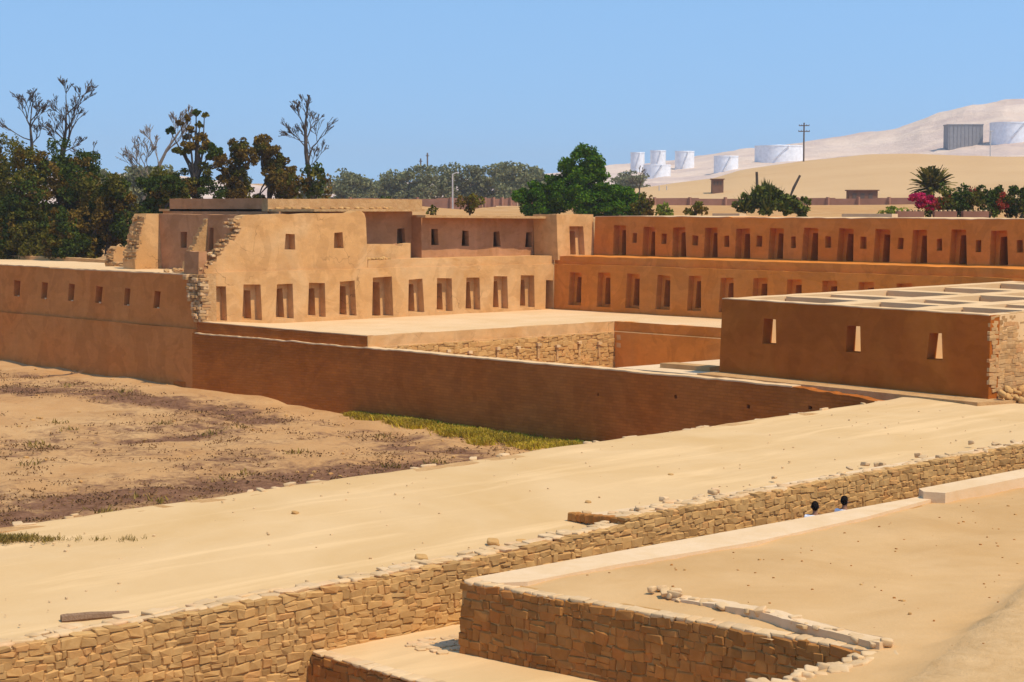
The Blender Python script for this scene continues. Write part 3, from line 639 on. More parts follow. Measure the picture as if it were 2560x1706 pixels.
for k in range(14): put('brick', random.choice(P_BRICK), lump, (-15.0 + random.uniform(-.1, .7), -21.3 + random.uniform(0, 3.2), 2.72 + random.uniform(0, .25)), (.34, .26, .18), (random.uniform(-.3, .3), random.uniform(-.3, .3), random.uniform(0, 3)))

per = thing('perimeter_wall', (20, -23, -3.8), 'long shaded mud brick perimeter wall between the field and the court', 'wall')
fP1 = Frame((-.6, -25.06), (10.9, -22.72), (-.2, .98), .01, -3.5)
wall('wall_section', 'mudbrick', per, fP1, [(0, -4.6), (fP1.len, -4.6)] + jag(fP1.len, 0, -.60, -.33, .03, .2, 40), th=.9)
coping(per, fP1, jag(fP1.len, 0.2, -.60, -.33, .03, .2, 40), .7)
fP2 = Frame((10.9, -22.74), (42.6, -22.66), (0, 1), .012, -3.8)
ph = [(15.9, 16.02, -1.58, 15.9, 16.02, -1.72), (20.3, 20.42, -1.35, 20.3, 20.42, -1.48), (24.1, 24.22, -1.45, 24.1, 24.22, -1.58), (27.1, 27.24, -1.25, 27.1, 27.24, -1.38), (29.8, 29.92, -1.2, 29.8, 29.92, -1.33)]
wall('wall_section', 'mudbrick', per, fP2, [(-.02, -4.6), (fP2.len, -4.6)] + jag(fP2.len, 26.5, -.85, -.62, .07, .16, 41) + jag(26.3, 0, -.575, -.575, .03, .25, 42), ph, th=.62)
coping(per, fP2, jag(26.3, 0, -.575, -.575, .03, .25, 42), .6)
for o in ph: niche('putlog_hole', 'mudbrick', per, fP2, o, .3)
# upper riser of the terrace above the perimeter wall
fT = Frame((-.5, -24.83), (10.97, -22.49), (-.2, .98), .01, 0)
wall('terrace_riser', 'mudbrick', per, fT, [(0, -.7), (fT.len, -.7), (fT.len, .0)] + jag(fT.len - .05, 0, .0, .27, .012, .3, 44), th=.45)
coping(per, fT, jag(fT.len - .05, 0, .0, .27, .012, .3, 44), .4, up=.02)
# low foundation course
fF = Frame((-2.2, -25.2), (8.3, -23.05), (-.2, .98), 0, 0)
for a, b, z in ((0, 3.8, -2.95), (3.85, 7.2, -3.12), (7.25, 10.7, -3.3)):
    wall('foundation_course', 'mudbrick', per, fF, [(a, -4.6), (b, -4.6), (b, z)] + jag(b - .02, a, z, z, .015, .3, 45), th=.35)

# ------------------------------------------------------------------ the block of open cells
cell = thing('cell_block', (38, -14, -.4), 'square block of roofless adobe cells with three trapezoid windows', 'building')
fK = Frame((32.05, -20.9), (44.65, -20.9), (0, 1), .03, -.4); kx = 32.05
wk = [(34.32, 34.88, 1.79, 34.26, 34.93, .82), (38.4, 38.98, 1.70, 38.35, 39.02, .73), (42.07, 42.64, 1.65, 41.99, 42.72, .66)]
wk = [(a - kx, b - kx, c, d - kx, e - kx, f) for a, b, c, d, e, f in wk]
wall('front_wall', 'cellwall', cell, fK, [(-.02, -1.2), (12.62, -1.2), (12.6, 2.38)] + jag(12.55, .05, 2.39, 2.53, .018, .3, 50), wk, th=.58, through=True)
coping(cell, fK, jag(12.55, .05, 2.39, 2.53, .018, .3, 50), .58, up=.02)
tz = lambda x, y: 2.53 - .011 * (x - 32) + .006 * (y + 21)
def cwall(x0, x1, y0, y1, dz=0, nm='partition_wall'):
    n = max(2, int(max(x1 - x0, y1 - y0) / .5)); pts = []
    if x1 - x0 > y1 - y0:
        pts = [(x0 + (x1 - x0) * i / n, y0 + .03 * fbm(i * .5, x0 + y0, .8, 51)) for i in range(n + 1)] + [(x1 - (x1 - x0) * i / n, y1 + .03 * fbm(i * .5, x0 - y0, .8, 52)) for i in range(n + 1)]
    else:
        pts = [(x0 + .03 * fbm(i * .5, x0 + y0, .8, 53), y1 - (y1 - y0) * i / n) for i in range(n + 1)] + [(x1 + .03 * fbm(i * .5, x0 - y0, .8, 54), y0 + (y1 - y0) * i / n) for i in range(n + 1)]
    MB().prism(pts, -.6, lambda x, y: tz(x, y) + dz + .015 * fbm(x, y, 1.2, 55)).build(nm, 'floor', cell)
cwall(32.05, 32.75, -20.3, 3.0); cwall(43.95, 44.62, -20.3, 3.0, -.03)
for i, x in enumerate((36.5, 40.3)): cwall(x, x + 1.0, -20.3, 3.0, -.02)
for j, y in enumerate((-17.6, -14.6, -10.6, -6.2, -1.6)):
    for x0, x1 in ((32.8, 36.45), (37.55, 40.25), (41.35, 43.9)):
        cwall(x0, x1, y, y + (.95 if j < 3 else 1.2), -.04 if j % 2 else -.01)
MB().box(32.3, 44.4, -20.35, 2.5, -1, .35).build('cell_floor', 'floor', cell)
# brick face on the sunny side
fK2 = Frame((44.64, -20.5), (44.64, -8), (-1, 0), .02, -.4)
wall('side_wall', 'rough', cell, fK2, [(0, -1.4), (12.8, -1.4), (12.8, 2.5)] + jag(12.8, .02, 2.5, 2.36, .02, .3, 57), th=.55)
stone_face(cell, fK2, .1, 6.0, lambda s: -.3 + .2 * fbm(s, 3, 1.2, 58), lambda s: 2.37 + .01 * s, .36, .125, P_BRICK, 'brick', .025, .16, 300, 'brick', 59)
stone_face(cell, Frame((44.69, -20.88), (44.69, -20.3), (-1, 0), .02, -.4), .13, .56, lambda s: -.35, lambda s: 2.37, .25, .125, P_BRICK, 'brick', .02, .12, 60, 'brick', 60)
for k in range(70):
    s = random.uniform(-.2, 5); t = random.random()
    put('rubble_stone', random.choice(P_ROCK), cell, (44.8 + t * 1.0, -20.9 + s + random.uniform(-.2, .2), -.62 + (1 - t) * random.uniform(.0, .55)), (random.uniform(.12, .34), random.uniform(.12, .3), random.uniform(.1, .24)), (random.uniform(-.5, .5), random.uniform(-.5, .5), random.uniform(0, 3)))
# ledge strip in front of the block; darker material stands in for its shadow
MB().prism([(31.9, -22.1), (45.0, -22.1), (45.6, -20.6), (31.9, -20.6)], -3.5, lambda x, y: -.46 - .15 * smooth01(42.5, 45, x)).build('plinth', 'rough', cell)

# ------------------------------------------------------------------ causeway
def cz(y): return -.7 + (y + 21) * .0142
def ctop(x, y):
    e = 0
    if x > 51: e = -.02
    return cz(y) + .05 * fbm(x, y, .22, 60) + .02 * fbm(x, y, 1.2, 61) + e + .1 * smooth01(-26, -19, y) * smooth01(45, 42.5, x)
xs = axis((41.7, 42.5, .2), (42.5, 52, .5), (52, 52.58, .2)); ys = axis((-86, -64, 2), (-64, -22, .45), (-22, 6, 2))
V, F = grid(xs, ys, ctop, lambda a, b: not (a < 44.7 and b > -22.2))
far_e = V[:, 0] < 41.75
V[far_e, 0] += np.array([.16 * fbm(0, b, .8, 62) + .08 * fbm(0, b, 3.1, 63) for b in V[far_e, 1]])
V[far_e, 2] -= .05
tag(link('causeway', raw_mesh('causeway', V, F), 'sand', smooth=True), kind='structure')
fE = Frame((41.85, -86), (41.85, -22.9), (1, 0), -.06, -1)
eo = [(0, -4.4), (63.1, -4.4)] + [(s, cz(s - 86) - .02 + .03 * fbm(s, 0, 1.1, 64)) for s in np.linspace(63.1, 0, 150)]
emb = thing('causeway_wall', (42, -50, -4), 'outer side wall of the sandy causeway along the weedy field', 'wall')
wall('wall_face', 'rough', emb, fE, eo, th=.5)
r9 = random.Random(9)
for k in range(46):            # pale stones along the far rim
    y = r9.uniform(-64, -23); put('rim_stone', r9.choice(P_CAP), emb, (41.85 + r9.uniform(-.12, .16), y, cz(y) + r9.uniform(-.05, .01)), (r9.uniform(.1, .25), r9.uniform(.15, .5), r9.uniform(.06, .12)), (0, 0, r9.uniform(0, 3)))

# ------------------------------------------------------------------ near stone wall of the causeway
sw = thing('stone_retaining_wall', (52.5, -48, -2.5), 'long sunlit rubble stone retaining wall on the near side of the causeway', 'wall')
fW = Frame((52.66, -70), (52.66, -20), (-1, 0), .015, -1)
STEP = -47.8
def wtop(s):
    y = s - 70; return cz(y) + .02 + (.27 if y > STEP else .10 * smooth01(-53, -48, y)) + .03 * fbm(s, 0, 1.3, 70)
wt = [(s, wtop(s) - .05) for s in np.linspace(50, 0, 220)]
fWb = Frame((52.648, -70), (52.648, -20), (-1, 0), .015, -1)
wall('mortar_core', 'mortar', sw, fWb, [(0, -4.2), (50, -4.2)] + wt, th=.5)
stone_face(sw, fW, 4.5, 46, lambda s: (-4.1 if s < 13.2 else -2.75), wtop, .22, .15, P_STONE, 'stone', .02, .24, 300, 'stone', 71)
rs = random.Random(4); caps = []
y = -66.0
while y < STEP:
    l = rs.uniform(.16, .42)
    for q in range(rs.choice((1, 2, 2))):
        wd = rs.uniform(.16, .34); x = 52.5 - .14 - q * .26 + rs.uniform(-.05, .06)
        caps.append((rs.choice(P_CAP), (x, y + l / 2, cz(y) + .012 + rs.uniform(-.015, .015) + .10 * smooth01(-53, -48, y)), (wd, l, rs.uniform(.06, .1)), (rs.uniform(-.05, .05), rs.uniform(-.05, .05), rs.uniform(-.3, .3))))
    y += l * .92
y = STEP + .1
while y < -22:
    l = rs.uniform(.18, .4)
    for q in range(rs.choice((2, 3, 4)) if y < -44 else rs.choice((1, 2, 2))):
        wd = rs.uniform(.15, .32); x = 52.5 - .12 - q * .3 + rs.uniform(-.08, .08)
        caps.append((rs.choice(P_CAP), (x, y + l / 2, cz(y) + .235 + rs.uniform(-.02, .03) - .03 * q), (wd, l, rs.uniform(.07, .13)), (rs.uniform(-.12, .12), rs.uniform(-.12, .12), rs.uniform(-.5, .5))))
    y += l * .95
caps.sort(key=lambda it: shown(it[1]))
for it in caps[:290]: put('cap_stone', it[0], sw, it[1], it[2], it[3])
if len(caps) > 290: joined('cap_stone_fill', caps[290:], sw, 'cap')
# raised end where the wall steps up
MB().prism([(50.75, STEP + .12), (52.6, STEP + .02), (52.6, -20), (52.0, -20), (51.5, -44), (50.95, -46.6)], lambda x, y: cz(y) - .5, lambda x, y: cz(y) + .2 - .1 * smooth01(52, 50.8, x)).build('raised_top', 'pale', sw)
for k in range(13):
    t = k / 12; put('end_stone', rs.choice(P_STONED), sw, (50.82 + 1.72 * t, STEP + .1 - .06 * t, cz(STEP) + .09 + .10 * t), (.16, .2, .2), (0, rs.uniform(-.06, .06), rs.uniform(-.1, .1)))
for k in range(34):
    y = rs.uniform(STEP + .3, -24); put('loose_stone', rs.choice(P_CAP), sw, (52.0 - abs(rs.gauss(0, .55)) - .1, y, cz(y) + .14 + rs.uniform(0, .06) * (y < -44)), (rs.uniform(.1, .24), rs.uniform(.1, .26), rs.uniform(.06, .13)), (rs.uniform(-.2, .2), rs.uniform(-.2, .2), rs.uniform(0, 3)))

# ------------------------------------------------------------------ stone platforms in the foreground
PA = (54.6, -54.45); PB = (63.4, -53.3)
plat = thing('stone_platform', (60, -50, -2.4), 'large sand filled platform with a shaded stone front wall at lower right', 'platform')
def py(x): return PA[1] + (x - PA[0]) * (PB[1] - PA[1]) / (PB[0] - PA[0])
def pz(x, y):
    z = -1.06 + .05 * fbm(x, y, .45, 80) + .018 * fbm(x, y, 2.2, 81)
    d = x - (62.75 + (-47.66 - y) * .335)        # low bank at the right
    z += .28 * smooth01(-.05, .22, d + .14 * fbm(x, y, .9, 82)) + .05 * fbm(x, y, 2.8, 88) * (d > .2) + .05 * smooth01(-4, 0, d)
    z += .07 * smooth01(55.3, 57.5, x) * smooth01(-54, -52, y)
    return z
xs = axis((54.62, 64, .28), (64, 72, .5), (72, 100, 2)); ys = axis((-84, -62, 2), (-62, -34, .3), (-34, -8, 1.5))
V, F = grid(xs, ys, pz, lambda a, b: a > 63.5 or b > py(min(a, 63.4)) + .1)
me = raw_mesh('sand_fill', V, F); me.materials.append(M['sand2']); me.materials.append(M['gravel'])
cen = V[F].mean(1); mi = np.array([1 if c[0] > 62.75 + (-47.66 - c[1]) * .335 + .15 else 0 for c in cen], np.int32)
me.polygons.foreach_set('material_index', mi); link('sand_fill', me, None, plat, True)
# smooth pale wall top along the back of the platform
edge = [(55.55, -53.6), (55.55, -51), (55.75, -48.5), (55.8, -47), (55.7, -45.5), (55.5, -42.7), (55.1, -40), (54.95, -39), (54.9, -30), (54.9, -12)]
pp = [(54.58, -12), (54.58, -25), (54.58, -39), (54.58, -46), (54.58, -54.2)] + [(55.0, py(55.0) + .2), (55.3, py(55.3) + .25)] + [(a + .06 * fbm(a, b, 1, 83), b) for a, b in edge]
MB().box(54.62, 55.2, -54.1, -12, -2.9, -1.07).build('back_core', 'mortar', plat)
MB().prism(pp, -1.12, -.985).build('wall_top', 'pale', plat)
MB().prism([(54.5, -39.2), (54.85, -39.5), (55.35, -39.3), (55.3, -33), (55.2, -12), (54.5, -12)], -1.2, lambda x, y: -.80 + .008 * (y + 39)).build('raised_kerb', 'pale', plat)
fF1 = Frame(PA, PB, (-.13, .99), .025, -1.0)
zft = lambda s: -1.03 + .025 * fbm(s, 0, 2.2, 84)
wall('mortar_core', 'mortar', plat, Frame((PA[0] + .03, PA[1] + .015), (PB[0], PB[1] + .015), (-.13, .99), .025, -1.0), [(0, -2.7), (8.9, -2.7), (8.9, -1.06), (0, -1.06)], th=.6)
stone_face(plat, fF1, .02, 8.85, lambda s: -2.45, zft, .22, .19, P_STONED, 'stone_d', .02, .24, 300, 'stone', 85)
rp = random.Random(5)
s = .05
while s < 8.9:      # cap stones of the front edge
    l = rp.uniform(.16, .36); p = fF1(s + l / 2, -1.0, .16); put('cap_stone', rp.choice(P_CAP), plat, (p[0], p[1], -1.03 + rp.uniform(-.012, .012)), (l, rp.uniform(.26, .36), .09), (rp.uniform(-.05, .05), rp.uniform(-.05, .05), math.atan2(fF1.sd.y, fF1.sd.x) + rp.uniform(-.1, .1))); s += l * .97
fr_pts = [(58.3 + 5.2 * i / 40, -52.72 - .36 * i / 40 + .1 * math.sin(i / 8) + .05 * fbm(i, 0, .5, 97)) for i in range(41)]
bk_pts = [(a + .02, b + .34 + .12 * fbm(a, 0, 1.5, 98)) for a, b in fr_pts[::-1]]
MB().prism(fr_pts + bk_pts, -1.1, lambda x, y: -.975 + .11 * smooth01(58.3, 61, x) + .02 * fbm(x, y, 3, 99)).build('low_step', 'pale', plat)
for k in range(30):
    x, y = fr_pts[rp.randrange(41)]
    put('row_stone', rp.choice(P_CAP), plat, (x, y + rp.uniform(-.03, .22), -.99 + .10 * smooth01(58.3, 61, x) + rp.uniform(-.02, .02)), (rp.uniform(.1, .26), rp.uniform(.1, .24), rp.uniform(.06, .12)), (rp.uniform(-.2, .2), rp.uniform(-.2, .2), rp.uniform(0, 3)))
for k in range(40):   # rough rim running towards the viewer
    y = -53.0 - k * .2
    for q in range(2): put('rim_stone', rp.choice(P_CAP), plat, (63.5 + q * .22 + rp.uniform(-.08, .08), y + rp.uniform(-.08, .08), -1.05 + rp.uniform(-.03, .02)), (rp.uniform(.12, .34), rp.uniform(.12, .34), rp.uniform(.1, .16)), (rp.uniform(-.15, .15), rp.uniform(-.15, .15), rp.uniform(0, 3)))
wall('side_core', 'mortar', plat, Frame((63.45, -84), (63.45, -53.2), (1, 0), .02, -1), [(0, -4), (30.8, -4), (30.8, -1.06), (0, -1.06)], th=.4)
for k in range(26):   # pebbles on the fill
    x = rp.uniform(56.5, 68); y = rp.uniform(-52.3, -36)
    put('pebble', rp.choice(P_ROCK), plat, (x, y, pz(x, y) + .01), (rp.uniform(.03, .09), rp.uniform(.03, .09), rp.uniform(.02, .05)), (0, 0, rp.uniform(0, 3)))
pit = []
for k in range(420):
    x = rp.uniform(55.8, 74); y = rp.uniform(-53, -30); q = rp.uniform(.012, .045)
    pit.append((rp.choice(P_ROCK), (x, y, pz(x, y) + .005), (q * 1.3, q, q * .7), (0, 0, rp.uniform(0, 3))))
joined('grit', pit, plat, 'stone_d')
for k in range(7):    # small heap beside the front edge
    put('heap_stone', rp.choice(P_CAP), plat, (58.2 + rp.uniform(-.35, .4), -52.5 + rp.uniform(-.2, .2), -.94 + rp.uniform(0, .06)), (rp.uniform(.14, .3), rp.uniform(.12, .24), .1), (rp.uniform(-.3, .3), rp.uniform(-.3, .3), rp.uniform(0, 3)))

plat2 = thing('stone_platform', (55, -55.5, -3), 'small lower stone platform at the foot of the big platform, bottom edge', 'platform')
V, F = grid(np.linspace(52.62, 63.4, 40), np.linspace(-56.62, -53, 18), lambda a, b: -2.41 + .02 * fbm(a, b, .8, 86))
V[:, 1] += (V[:, 0] - 52.62) * .03 * (V[:, 1] < -56)
link('floor', raw_mesh('floor', V, F), 'sand', plat2, True)
V, F = grid(np.linspace(52.62, 54.7, 8), np.linspace(-53.02, -12, 60), lambda a, b: -2.43 - .2 * smooth01(-53, -44, b))
link('passage_floor', raw_mesh('passage_floor', V, F), 'sand', plat2, True)
fQ = Frame((52.7, -56.68), (63.4, -56.3), (-.03, 1), .02, -2.4)
wall('mortar_core', 'mortar', plat2, Frame((52.72, -56.66), (63.4, -56.28), (-.03, 1), .02, -2.4), [(0, -4.4), (10.7, -4.4), (10.7, -2.45), (0, -2.45)], th=.4)
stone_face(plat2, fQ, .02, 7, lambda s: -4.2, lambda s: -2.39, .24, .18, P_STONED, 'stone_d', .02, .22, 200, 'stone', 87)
s = .03
while s < 7:
    l = rp.uniform(.18, .4); p = fQ(s + l / 2, -2.39, .15); put('cap_stone', rp.choice(P_CAP), plat2, (p[0], p[1], -2.385), (l, rp.uniform(.26, .4), .07), (0, 0, rp.uniform(-.1, .1))); s += l * .98
for k in range(60):  # paler paving stones beside the corner
    put('paving_stone', rp.choice(P_CAP), plat2, (53.9 + rp.uniform(-.55, .55), -54.35 + rp.uniform(-.55, .75), -2.40), (rp.uniform(.1, .24), rp.uniform(.1, .22), .05), (0, 0, rp.uniform(0, 3)))

# ------------------------------------------------------------------ plants
def leaf_quads(P, size, r, flat=0.0, aspect=1.6):
    n = len(P); a = r.normal(size=(n, 3)); a /= np.linalg.norm(a, axis=1)[:, None]
    b = r.normal(size=(n, 3)); b[:, 2] *= (1 - flat); b -= a * (a * b).sum(1)[:, None]; b /= np.linalg.norm(b, axis=1)[:, None]
    sz = size * r.uniform(.6, 1.35, n)[:, None]; a = a * sz * .5 * aspect; b = b * sz * .5
    V = np.stack([P - a, P - b * .9 + a * .1, P + a, P + b * .9 + a * .1], 1).reshape(-1, 3)
    return V, np.arange(4 * n).reshape(n, 4)
def clump_pts(ells, r, dens=1.0, sub=14, subr=.34):
    out = []
    for (cx, cy, cz_, rx, ry, rz, n) in ells:
        m = sub; d = r.normal(size=(m, 3)); d /= np.linalg.norm(d, axis=1)[:, None]; d *= r.uniform(.35, 1.0, m)[:, None] ** .5
        c = d * (rx, ry, rz) * .85 + (cx, cy, cz_)
        k = r.integers(0, m, int(n * dens)); q = r.normal(size=(len(k), 3)); q /= np.linalg.norm(q, axis=1)[:, None]
        q *= r.uniform(.2, 1, len(k))[:, None] ** .5
        out.append(c[k] + q * (rx * subr, ry * subr, rz * subr * .85))
    return np.concatenate(out)
def crown(name, mat, parent, ells, size, seed, dens=1.0, sub=14, subr=.34):
    r = np.random.default_rng(seed); V, F = leaf_quads(clump_pts(ells, r, dens, sub, subr), size, r)
    return link(name, raw_mesh(name, V, F), mat, parent)
def limbs(mb, base, top, r0, targets, seed):
    rr = random.Random(seed); b = Vector(base); t = Vector(top); pts = [b]
    for k in (1, 2, 3, 4):
        p = b.lerp(t, k / 4); pts.append(p + Vector((rr.uniform(-1, 1), rr.uniform(-1, 1), 0)) * r0 * 1.2 * (k < 4))
    mb.tube(pts, [r0 * 1.3, r0, r0 * .85, r0 * .7, r0 * .45], 7)
    for q in targets:
        q = Vector(q); f = rr.uniform(.35, .8); s = b.lerp(t, f); m = s.lerp(q, .5) + Vector((rr.uniform(-.3, .3), rr.uniform(-.3, .3), rr.uniform(0, .4)))
        mb.tube([s, m, q], [r0 * .5, r0 * .33, r0 * .14], 5)
def leafy(name, label, cat, base, top, r0, ells, size, mats, seed, group=None, bark='bark', dens=1, sub=14, subr=.34):
    o = thing(name, base, label, cat, group); mb = MB()
    limbs(mb, base, top, r0, [e[:3] for e in ells], seed); mb.build('trunk', bark, o)
    if isinstance(mats, str): mats = [mats]
    for i, m in enumerate(mats):
        es = ells[i::len(mats)]
        if es: crown('crown', m, o, es, size, seed * 10 + i, dens, sub, subr)
    return o
def branch(mb, p, d, l, r, depth, rr, spread, droop=0):
    q = p + d * l; m = p.lerp(q, .5) + Vector((rr.uniform(-1, 1), rr.uniform(-1, 1), rr.uniform(-1, 1))) * l * .07
    mb.tube([p, m, q], [r, r * .8, r * .6], 5 if r > .08 else 4)
    if depth == 0: return
    for k in range(rr.choice((2, 3, 3)) if depth > 1 else 3):
        ax = Vector((rr.gauss(0, 1), rr.gauss(0, 1), rr.gauss(0, .5))).normalized()
        nd = (d + ax * spread * rr.uniform(.5, 1.15) + Vector((0, 0, .12 - droop))).normalized()
        s = m.lerp(q, rr.uniform(-.2, 1)) if k else q
        branch(mb, s, nd, l * rr.uniform(.55, .8), max(r * rr.uniform(.45, .62), .019), depth - 1, rr, spread, droop)
def bare(name, label, base, pts, rads, boughs, seed, depth=4, spread=.6, bark='bark', twl=1.0):
    o = thing(name, base, label, 'tree'); mb = MB(); mb.tube(pts, rads, 8); mb.build('trunk', bark, o)
    rr = random.Random(seed); mb = MB()
    for (f, d, l, r) in boughs:
        i = f * (len(pts) - 1); k = min(int(i), len(pts) - 2); s = Vector(pts[k]).lerp(Vector(pts[k + 1]), i - k)
        dv = rgt * d[0] * .8 + Vector((-rgt.y, rgt.x, 0)) * d[1] + Vector((0, 0, d[2]))
        branch(mb, s, dv.normalized(), l * twl * .85, r * .85, depth, rr, spread)
    mb.build('branches', bark, o); return o
def off(base, u, v, w_):             # u across the view, v away from the viewer, w up
    return (base[0] + rgt.x * u - rgt.y * v, base[1] + rgt.y * u + rgt.x * v, base[2] + w_)
def E(base, u, v, w_, ru, rv, rw, n):
    p = off(base, u, v, w_); rr_ = (ru + rv) / 2
    return (p[0], p[1], p[2], rr_, rr_, rw, n)

# big green tree behind the corner
B = (-25.4, 28.1, 5.45)
leafy('broadleaf_tree', 'big bright green tree with two domes behind the far corner of the wings', 'tree', B, off(B, .3, 0, 3.6), .24,
      [E(B, 0.11, 0, 4.17, 1.96, 1.79, 1.74, 3900), E(B, -1.08, .4, 3.75, 1.12, 1.12, 1.08, 1350), E(B, 1.19, .2, 3.75, 1.23, 1.12, 1.14, 1500), E(B, -2.81, 0, 2.03, 1.90, 1.68, 1.44, 3000), E(B, -4.32, .2, 1.28, 1.34, 1.34, 1.32, 1950), E(B, -3.13, -.5, 0.86, 1.79, 1.57, 1.08, 2250), E(B, -0.43, -.6, 1.39, 1.79, 1.57, 1.56, 2850),
       E(B, 1.94, -.3, 1.60, 1.68, 1.57, 1.32, 2550), E(B, 3.46, .2, 1.39, 1.46, 1.34, 1.20, 2100), E(B, 4.64, .1, 0.80, 1.23, 1.12, 0.96, 1500), E(B, 2.38, -.6, 0.64, 2.02, 1.34, 0.96, 2250), E(B, -0.97, .2, 2.78, 1.34, 1.34, 1.08, 1500), E(B, -3.4, .2, 1.6, 1.6, 1.5, 1.3, 1800), E(B, -1.6, -.4, 1.5, 1.8, 1.5, 1.4, 2200), E(B, .9, -.4, 1.2, 1.9, 1.5, 1.3, 2200), E(B, 2.6, 0, 1.5, 1.7, 1.5, 1.3, 2200), E(B, 4.2, 0, 1.0, 1.5, 1.3, 1.0, 1500), E(B, 0.2, 0, 3.2, 1.9, 1.6, 1.4, 2000)], .145, 'bright', 3, dens=1.3, sub=26, subr=.32)
B = (-15, 24.3, 5.5)
leafy('thorn_bush', 'dry thorny bush at the right edge of the big green tree', 'bush', B, off(B, 0, 0, 1.6), .06, [E(B, -.3, 0, .7, .7, .6, .8, 420), E(B, .5, 0, .5, .6, .6, .6, 300), E(B, .1, 0, 1.4, .5, .5, .7, 140), E(B, .7, .2, 1.2, .3, .3, .5, 110)], .15, ['olive', 'rust'], 5)
bare('dead_bush', 'bare dark twigs rising behind the thorny bush', off(B, -.2, .8, 0), [off(B, -.2, .8, 0), off(B, -.15, .8, 1.8), off(B, -.1, .8, 2.9)], [.07, .05, .03], [(.6, (-.5, 0, .8), .7, .04), (.8, (.5, 0, .8), .7, .04), (1, (0, .2, 1), .5, .03)], 6, 3)
def bush(name, label, B, rw, rh, n, size, mat, seed, cat='bush', k=5, group=None):
    r = random.Random(seed); es = [E(B, 0, 0, rh * .5, rw * .62, rw * .6, rh * .5, n // 2)]
    for i in range(k):
        a = i / k * 2 * math.pi; es.append(E(B, math.cos(a) * rw * .6, math.sin(a) * rw * .6, rh * r.uniform(.25, .6), rw * .42, rw * .42, rh * r.uniform(.25, .4), n // (2 * k)))
    o = thing(name, B, label, cat, group); mb = MB()
    for i in range(4): mb.tube([B, off(B, r.uniform(-.4, .4) * rw, r.uniform(-.4, .4) * rw, rh * .7)], [.05, .015], 5)
    mb.build('stems', 'bark', o); ms = [mat] if isinstance(mat, str) else mat
    for i, m in enumerate(ms): crown('foliage', m, o, es[i::len(ms)], size, seed, 1, 10, .36)
    return o
# agave-like clump with two dark flower stalks
B = (-4.6, 26.8, 5.45)
o = thing('agave_clump', B, 'broad agave clump with two dark flower stalks above the long wing roof', 'plant')
rr = random.Random(12)
def blades(mb, B, n, L0, L1, wd, rr, up=.9, curl=.2):
    for k in range(n):
        a = rr.uniform(0, 2 * math.pi); e = rr.uniform(.15, 1.45) * up; L = rr.uniform(L0, L1)
        d = Vector((math.cos(a) * math.cos(e), math.sin(a) * math.cos(e), math.sin(e))); s = Vector((-math.sin(a), math.cos(a), 0)) * wd
        p0 = Vector(B); p1 = p0 + d * L * .55; p2 = p0 + d * L - Vector((0, 0, curl * L * math.cos(e)))
        mb.add([p0 - s * .6, p0 + s * .6, p1 + s, p1 - s, p2], [(0, 1, 2, 3), (3, 2, 4)])
for (u, v, wz, n, L) in ((-1.9, 0, .5, 60, 1.5), (-1.0, .3, .9, 80, 1.7), (-.3, 0, 1.3, 90, 1.8), (.5, .2, .9, 70, 1.6), (1.5, 0, .5, 55, 1.3), (2.2, 0, .35, 55, 1.0), (-.4, -.6, .4, 70, 1.4), (1.0, -.5, .4, 50, 1.2)):
    mb = MB(); blades(mb, off(B, u, v, wz), n, L * .6, L * 1.05, .085, rr, 1.0, .12); mb.build('rosette', 'cactus', o)
    es = [E(B, u, v, wz + .5, .85, .8, .8, 700)]; crown('leaves', 'cactus', o, es, .17, int(100 + u * 10), 1, 12)
mb = MB(); p = off(B, -.9, 0, 1.6); mb.tube([p, off(B, -.97, 0, 2.6), off(B, -1.0, 0, 3.35)], [.05, .1, .09], 6); mb.build('flower_stalk', 'bark', o)
mb = MB(); mb.tube([off(B, 1.35, 0, 1.3), off(B, 1.7, 0, 2.2), off(B, 2.15, 0, 3.1)], [.05, .1, .08], 6); mb.build('flower_stalk', 'bark', o)
bush('round_bush', 'small round olive bush left of the agave clump', (-8.7, 23.3, 5.5), 1.0, 1.3, 800, .13, ['olive', 'rust'], 13)
bush('leafy_plant', 'small light green plant between the big tree and the round bush', (-7.0, 18.1, 5.5), .7, 1.1, 340, .17, 'lime', 14, 'plant')
bush('dry_bush', 'dry brown spreading bush above the shaded four window wing', (-24.1, 14.9, 5.6), 1.3, 1.9, 800, .15, ['rust', 'olive'], 15)
bush('small_shrub', 'tiny green shrub at the left end of the lower roof', (-22.1, 9.5, 5.6), .45, .9, 200, .13, 'olive', 16)
# palm, bougainvillea, hedge and planters at the right
B = (-9.7, 54.3, 6.2); o = thing('palm', B, 'short date palm behind the pink bougainvillea', 'palm'); rr = random.Random(18)
mb = MB(); mb.tube([B, off(B, 0, 0, 1.4)], [.3, .24], 8); mb.build('trunk', 'bark', o)
for k in range(110):
    a = rr.uniform(0, 2 * math.pi); e = rr.uniform(-.1, 1.35); L = rr.uniform(1.6, 2.3); p = Vector(off(B, 0, 0, 1.5)); d = Vector((math.cos(a) * math.cos(e), math.sin(a) * math.cos(e), math.sin(e)))
    mb = MB(); pr = p; side = Vector((-math.sin(a), math.cos(a), 0)); cur = d.copy()
    for i in range(7):
        q = pr + cur * L / 7; wd = .30 * math.sin((i + 1.2) / 8.2 * math.pi) + .04
        for sg in (-1, 1): mb.add([pr, q, q + side * sg * wd + cur * .15 - Vector((0, 0, .07)), pr + side * sg * wd * .6 - Vector((0, 0, .05))], [(0, 1, 2, 3)])
        pr = q; cur = (cur - Vector((0, 0, .09 * math.cos(e) + .03))).normalized()
    mb.build('frond', 'olive', o)
B = (10.2, 25.4, 5.6)
o = bush('bougainvillea', 'magenta and red bougainvillea in front of the palm', B, 1.4, 1.5, 420, .14, 'dark_green', 19, k=6)
